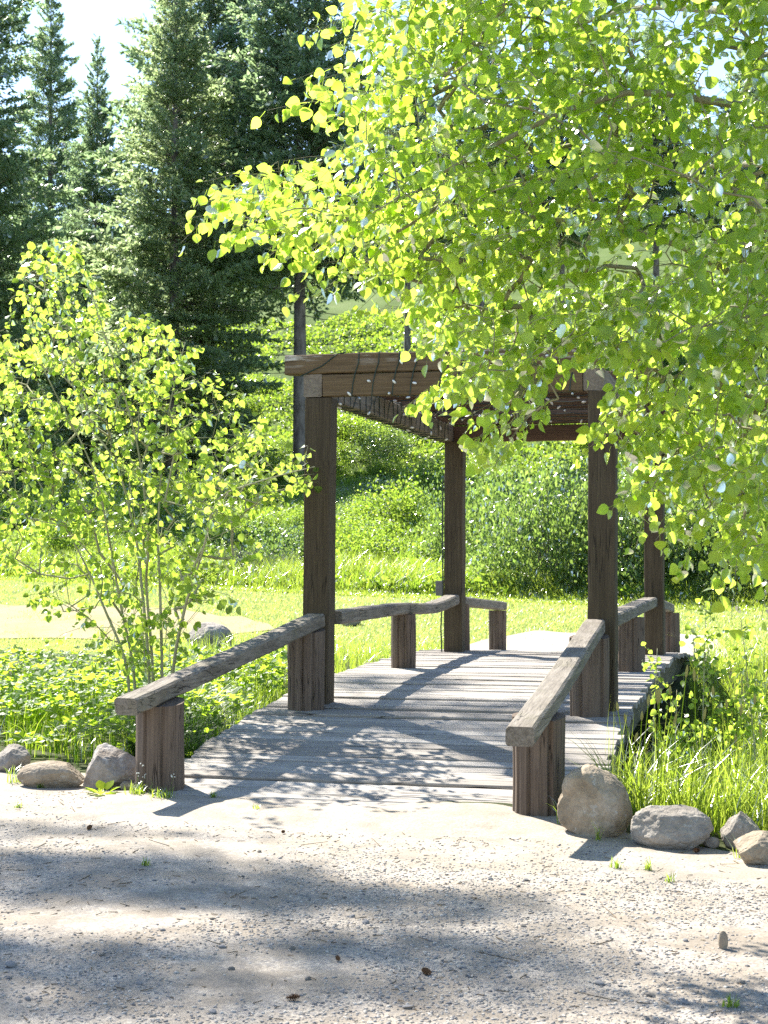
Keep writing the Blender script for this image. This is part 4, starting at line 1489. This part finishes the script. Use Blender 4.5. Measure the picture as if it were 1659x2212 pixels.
mb = MB()
n = 52000
X, Y = U(-7.5, 1.6, n), U(8.2, 19.8, n)
X[:9000], Y[:9000] = U(-1.05, .9, 9000), U(8.2, 11.5, 9000)
rel = Y - b1(X)
ok = (rel > 0.28) & outside_deck(X, Y, 0.03) & ((X > -1.1) | (Y > 14.5) | (U(0, 1, n) < 0.15))
X, Y = X[ok], Y[ok]
n = len(X)
H = np.where(X > -1.1, U(.25, .72, n), U(.18, .5, n)) * np.where(U(0, 1, n) < .3, .6, 1)
blades(mb, np.stack([X, Y, ground(X, Y)], 1), H, U(.005, .011, n), U(0, 6.28, n), U(.1, .9, n) ** 1.3, 4, U(0, 3.14, n))
tag(mb.build('bank_grass', M['grass']), 'tall green grass on the banks either side of the bridge', 'grass', kind='stuff')

# seed headed stalks right of the bridge, each a thing
stalk_spots = [(1335, 1625, 1535), (1352, 1640, 1560), (1386, 1690, 1555), (1400, 1700, 1522), (1421, 1700, 1520), (1424, 1700, 1515), (1448, 1690, 1500), (1482, 1700, 1462), (1500, 1680, 1470), (1455, 1710, 1568), (1540, 1720, 1500),
               (1570, 1720, 1530), (1600, 1730, 1545), (1372, 1720, 1600), (1520, 1710, 1555), (1630, 1740, 1520), (1590, 1700, 1610), (1645, 1700, 1590)]
for i, (u, vb2, vt) in enumerate(stalk_spots):
    Yb = U(8.55, 9.3)
    b = atY(u - U(-12, 25), vb2, Yb)
    t_ = atY(u, vt, Yb - 0.05)
    b[2] = float(ground(b[0], b[1]))
    root = empty('grass_stalk', tuple(b), label='tall grass stalk ending in a narrow seed head in the grass right of the bridge', cat='grass stalk', group='seed headed grass stalks right of the bridge')
    m_ = smooth_path([b, b * .5 + t_ * .5 + np.array([U(-.03, .03), 0, .02]), t_], 8)
    st = MB()
    tube(st, m_, np.linspace(.0036, .002, 8), 4)
    blades(st, m_[[2, 4]], U(.12, .22, 2), U(.004, .006, 2), U(0, 6.28, 2), U(.3, .9, 2), 4)
    st.build('stem', M['grass'], root)
    sh = MB()
    d = nrm(m_[-1] - m_[-2])
    tube(sh, np.array([m_[-1] - d * .005 + d * q for q in np.linspace(0, U(.05, .09), 6)]), np.array([.003, .0075, .009, .0085, .006, .0015]), 6)
    sh.build('seed_head', M['dry_grass'], root)

# broad leaved ground cover at left
th = np.linspace(-2.5, 2.5, 15)
lob = 0.42 + 0.1 * np.cos(th * 3.6)
LOB = np.concatenate([[(0, 0, 0)], np.stack([np.sin(th) * lob, 0.12 + np.cos(th) * lob, 0.13 * np.abs(np.cos(th * 1.8)) + 0.02 * np.cos(th * 9)], 1)])
LOBT = np.array([(0, i + 1, i + 2) for i in range(14)])
mb = MB()
n = 7800
X, Y = U(-10.5, -3.95, n), U(9.8, 17.0, n)
rel = Y - b1(X)
pat = fbm(np.stack([X * .7, Y * .7, X * 0], 1), 3, 15)
ok = (rel > 0.12) & (pat > -0.32) & (X < -4.05 - 0.4 * sstep(10.2, 11.5, Y) - 0.5 * sstep(12.5, 15, Y))
X, Y = X[ok], Y[ok]
n = len(X)
hh = 0.1 + 0.24 * np.clip(0.5 + fbm(np.stack([X * 1.3, Y * 1.3, X * 0 + 7], 1), 3, 16), 0.1, 1.2) + 0.14 * sstep(0.3, 2.0, Y - b1(X))
P = np.stack([X, Y, ground(X, Y) + hh * U(.55, 1.05, n) + 0.16 * sstep(0.3, 1.8, Y - b1(X))], 1)
az = U(0, 6.28, n)
up = nrm(np.stack([rng.normal(0, .42, n), rng.normal(0, .42, n) - .15, np.ones(n)], 1))
V, T = inst(LOB, LOBT, frames(np.stack([np.cos(az), np.sin(az), np.zeros(n)], 1), up, U(.06, .15, n)), P)
mb.add(V, T=T)
sel = U(0, 1, n) < .5
for a, b in zip(P[sel], np.stack([X, Y, ground(X, Y)], 1)[sel]):
    tube(mb, [b, a], [.003, .0018], 3, cap=False)
tag(mb.build('ground_cover', M['cover'], smooth=False), 'broad lobed leaves of the low ground cover left of the bridge', 'ground cover', kind='stuff')

# leafy weeds between the grass at right and under the deck edge
mb = MB()
n = 2600
X, Y = U(-1.02, 1.3, n), U(8.6, 15.5, n)
ok = (Y - b1(X) > 0.35) & (fbm(np.stack([X * 1.2, Y * 1.2, X * 0], 1), 3, 18) > -0.1)
X, Y = X[ok], Y[ok]
n = len(X)
P = np.stack([X, Y, ground(X, Y) + U(.05, 1, n) ** 1.1 * (0.25 + 0.5 * sstep(9.6, 11.5, Y))], 1)
D = nrm(runit(n) + np.array([0, 0, .5]))
twig_leaves(mb, P, D, U(.08, .18, n), 5, 0.035, LEAF_C, LEAFQ_C, .4, .6)
tag(mb.build('leafy_weeds', M['cover']), 'small leaved weeds crowding the bank right of the bridge', 'weeds', kind='stuff')

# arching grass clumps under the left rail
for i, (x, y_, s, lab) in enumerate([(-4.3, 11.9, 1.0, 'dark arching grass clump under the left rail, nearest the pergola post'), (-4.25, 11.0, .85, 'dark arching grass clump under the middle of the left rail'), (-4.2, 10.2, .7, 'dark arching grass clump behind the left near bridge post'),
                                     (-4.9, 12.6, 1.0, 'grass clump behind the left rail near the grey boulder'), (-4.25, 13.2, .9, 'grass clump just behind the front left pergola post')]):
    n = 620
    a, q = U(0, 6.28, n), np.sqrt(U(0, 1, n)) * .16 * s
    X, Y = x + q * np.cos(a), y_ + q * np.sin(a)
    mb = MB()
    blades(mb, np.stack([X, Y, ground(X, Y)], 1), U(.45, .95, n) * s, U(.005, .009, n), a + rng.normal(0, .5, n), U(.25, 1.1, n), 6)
    tag(mb.build('grass_clump', M['shade_toned_grass']), lab, 'grass', 'arching grass clumps left of the bridge')

# little tufts and weeds on the gravel edge
tufts = [(45, 1690, .12, 60, 'grass tuft growing at the left end of the loaf shaped boulder'), (85, 1702, .05, 30, 'short sparse grass tuft in front of the loaf shaped boulder'), (300, 1725, .07, 80, 'short grass patch at the foot of the left near bridge post'),
         (350, 1735, .06, 70, 'sparse grass patch on the sand below the left near bridge post'), (460, 1735, .04, 30, 'tiny grass patch at the left corner of the deck'), (316, 1870, .04, 26, 'single bright grass tuft alone on the gravel at left'),
         (1210, 1790, .16, 9, 'thin tall grass blades in front of the tan boulder'), (1295, 1818, .1, 12, 'grass blades at the right foot of the tan boulder'), (1400, 1880, .06, 22, 'small pale grass tuft on the sand below the flat topped boulder'),
         (1330, 1875, .05, 24, 'faint grass tuft on the sand left of the other one'), (1595, 1852, .12, 5, 'single bent grass blade between the two right boulders'), (40, 1745, .04, 24, 'small pale tuft on the sand at far left'),
         (1580, 2170, .04, 26, 'small green tuft on the gravel at the lower right'), (555, 1757, .03, 14, 'tiny green sprout on the sand before the deck'), (215, 1722, .03, 20, 'tiny sprouts on the sand under the mottled boulder'), (1450, 1905, .05, 14, 'thin tuft on the sand at right below the pine cone')]
for u, v, h, n, lab in tufts:
    b = atZ(u, v, 0)
    sp = .02 if n < 50 else .07
    X, Y = b[0] + rng.normal(0, sp * .6, n), b[1] + rng.normal(0, sp * .5, n)
    mb = MB()
    blades(mb, np.stack([X, Y, ground(X, Y)], 1), 1.4 * h * U(.5, 1.1, n), U(.004, .007, n), U(0, 6.28, n), U(.2, .9, n), 3)
    tag(mb.build('grass_tuft', M['grass']), lab, 'grass tuft', 'grass tufts on the edge of the drive')
for u, v, s, nl, lab in [(222, 1722, .09, 7, 'dark broad leaved dock plant in front of the mottled boulder'), (318, 1724, .075, 5, 'broad leaved dock plant between the boulder and the left near post'), (415, 1640, .06, 7, 'bright round leaved plant at the right side of the left near post'), (1312, 1800, .03, 6, 'small leafy weed in front of the tan boulder')]:
    b = atZ(u, v, 0)
    root = empty('leafy_weed', tuple(b), label=lab, cat='weed')
    a = np.linspace(0, 6.28, nl, endpoint=False) + .4
    D = nrm(np.stack([np.cos(a), np.sin(a), U(.4, 1.1, nl)], 1))
    mb = MB()
    V, Q = inst(LEAF, LEAFQ, frames(D, np.tile([0., 0, 1], (nl, 1)) + D * .2, np.stack([np.full(nl, s * .75), U(s * .8, s * 1.15, nl), np.full(nl, s)], 1)), np.tile(b, (nl, 1)))
    mb.add(V, Q=Q)
    mb.build('leaf', M['cover'], root, smooth=True)
b = atZ(345, 1722, 0)
root = empty('flowering_weed', tuple(b), label='thin white flowered weed in front of the left near bridge post', cat='weed')
mb, fl = MB(), MB()
iV, iT = ico(1)
for i in range(7):
    x0 = b + np.array([U(-.16, .1), U(-.05, .03), 0])
    e = x0 + np.array([U(-.04, .06), U(-.02, .02), U(.08, .22)])
    tube(mb, smooth_path([x0, (x0 + e) / 2 + rng.normal(size=3) * .008, e], 5), .0013, 3)
    blades(mb, np.tile(x0, (6, 1)), U(.02, .05, 6), U(.004, .007, 6), U(0, 6.28, 6), U(.5, 1, 6), 3)
    for q in range(6):
        fl.add(iV * .0035 + e + rng.normal(size=3) * .008, T=iT)
mb.build('stem', M['grass'], root)
fl.build('flower', M['flower'], root)

# ------------------------------------------------------------------ light, sky, camera
sc = bpy.context.scene
w = bpy.data.worlds.new('World')
sc.world = w
w.use_nodes = True
nt = w.node_tree
bg = nt.nodes['Background']
sky = nt.nodes.new('ShaderNodeTexSky')
sky.sky_type = 'NISHITA'
sky.sun_disc = False
sky.sun_elevation = math.radians(SUN_EL)
sky.sun_rotation = math.radians(-SUN_AZ)
sky.altitude = 1500
sky.air_density = 1.0
sky.dust_density = 0.6
nt.links.new(sky.outputs[0], bg.inputs[0])
bg.inputs[1].default_value = 0.105
sl = bpy.data.lights.new('sun', 'SUN')
sl.energy = 4.6
sl.angle = math.radians(0.53)
sl.color = (1.0, 0.95, 0.86)
so = bpy.data.objects.new('sun', sl)
C.objects.link(so)
so.rotation_euler = Vector(tuple(-sv)).to_track_quat('-Z', 'Y').to_euler()
so.location = (-6, 30, 40)

cam = bpy.data.cameras.new('camera')
co = bpy.data.objects.new('camera', cam)
C.objects.link(co)
co.location = (0, 0, ZC)
co.rotation_euler = (math.pi / 2 + PIT, 0, YAW)
cam.sensor_fit = 'HORIZONTAL'
cam.sensor_width = 36
cam.lens = 36 * F_PX / 1659
cam.clip_end = 600
cam.dof.use_dof = True
cam.dof.focus_distance = 9.5
cam.dof.aperture_fstop = 11
sc.camera = co
sc.render.resolution_x, sc.render.resolution_y = 768, 1024
vs_ = sc.view_settings
vs_.view_transform = 'Standard'
vs_.look = 'None'
vs_.exposure = 1.86
vs_.gamma = 1
cy = sc.cycles
cy.use_denoising = False        # keep the fine leaf and gravel detail
cy.max_bounces = 9
cy.diffuse_bounces = 6
cy.glossy_bounces = 2
cy.transmission_bounces = 5
cy.caustics_reflective = False
cy.caustics_refractive = False
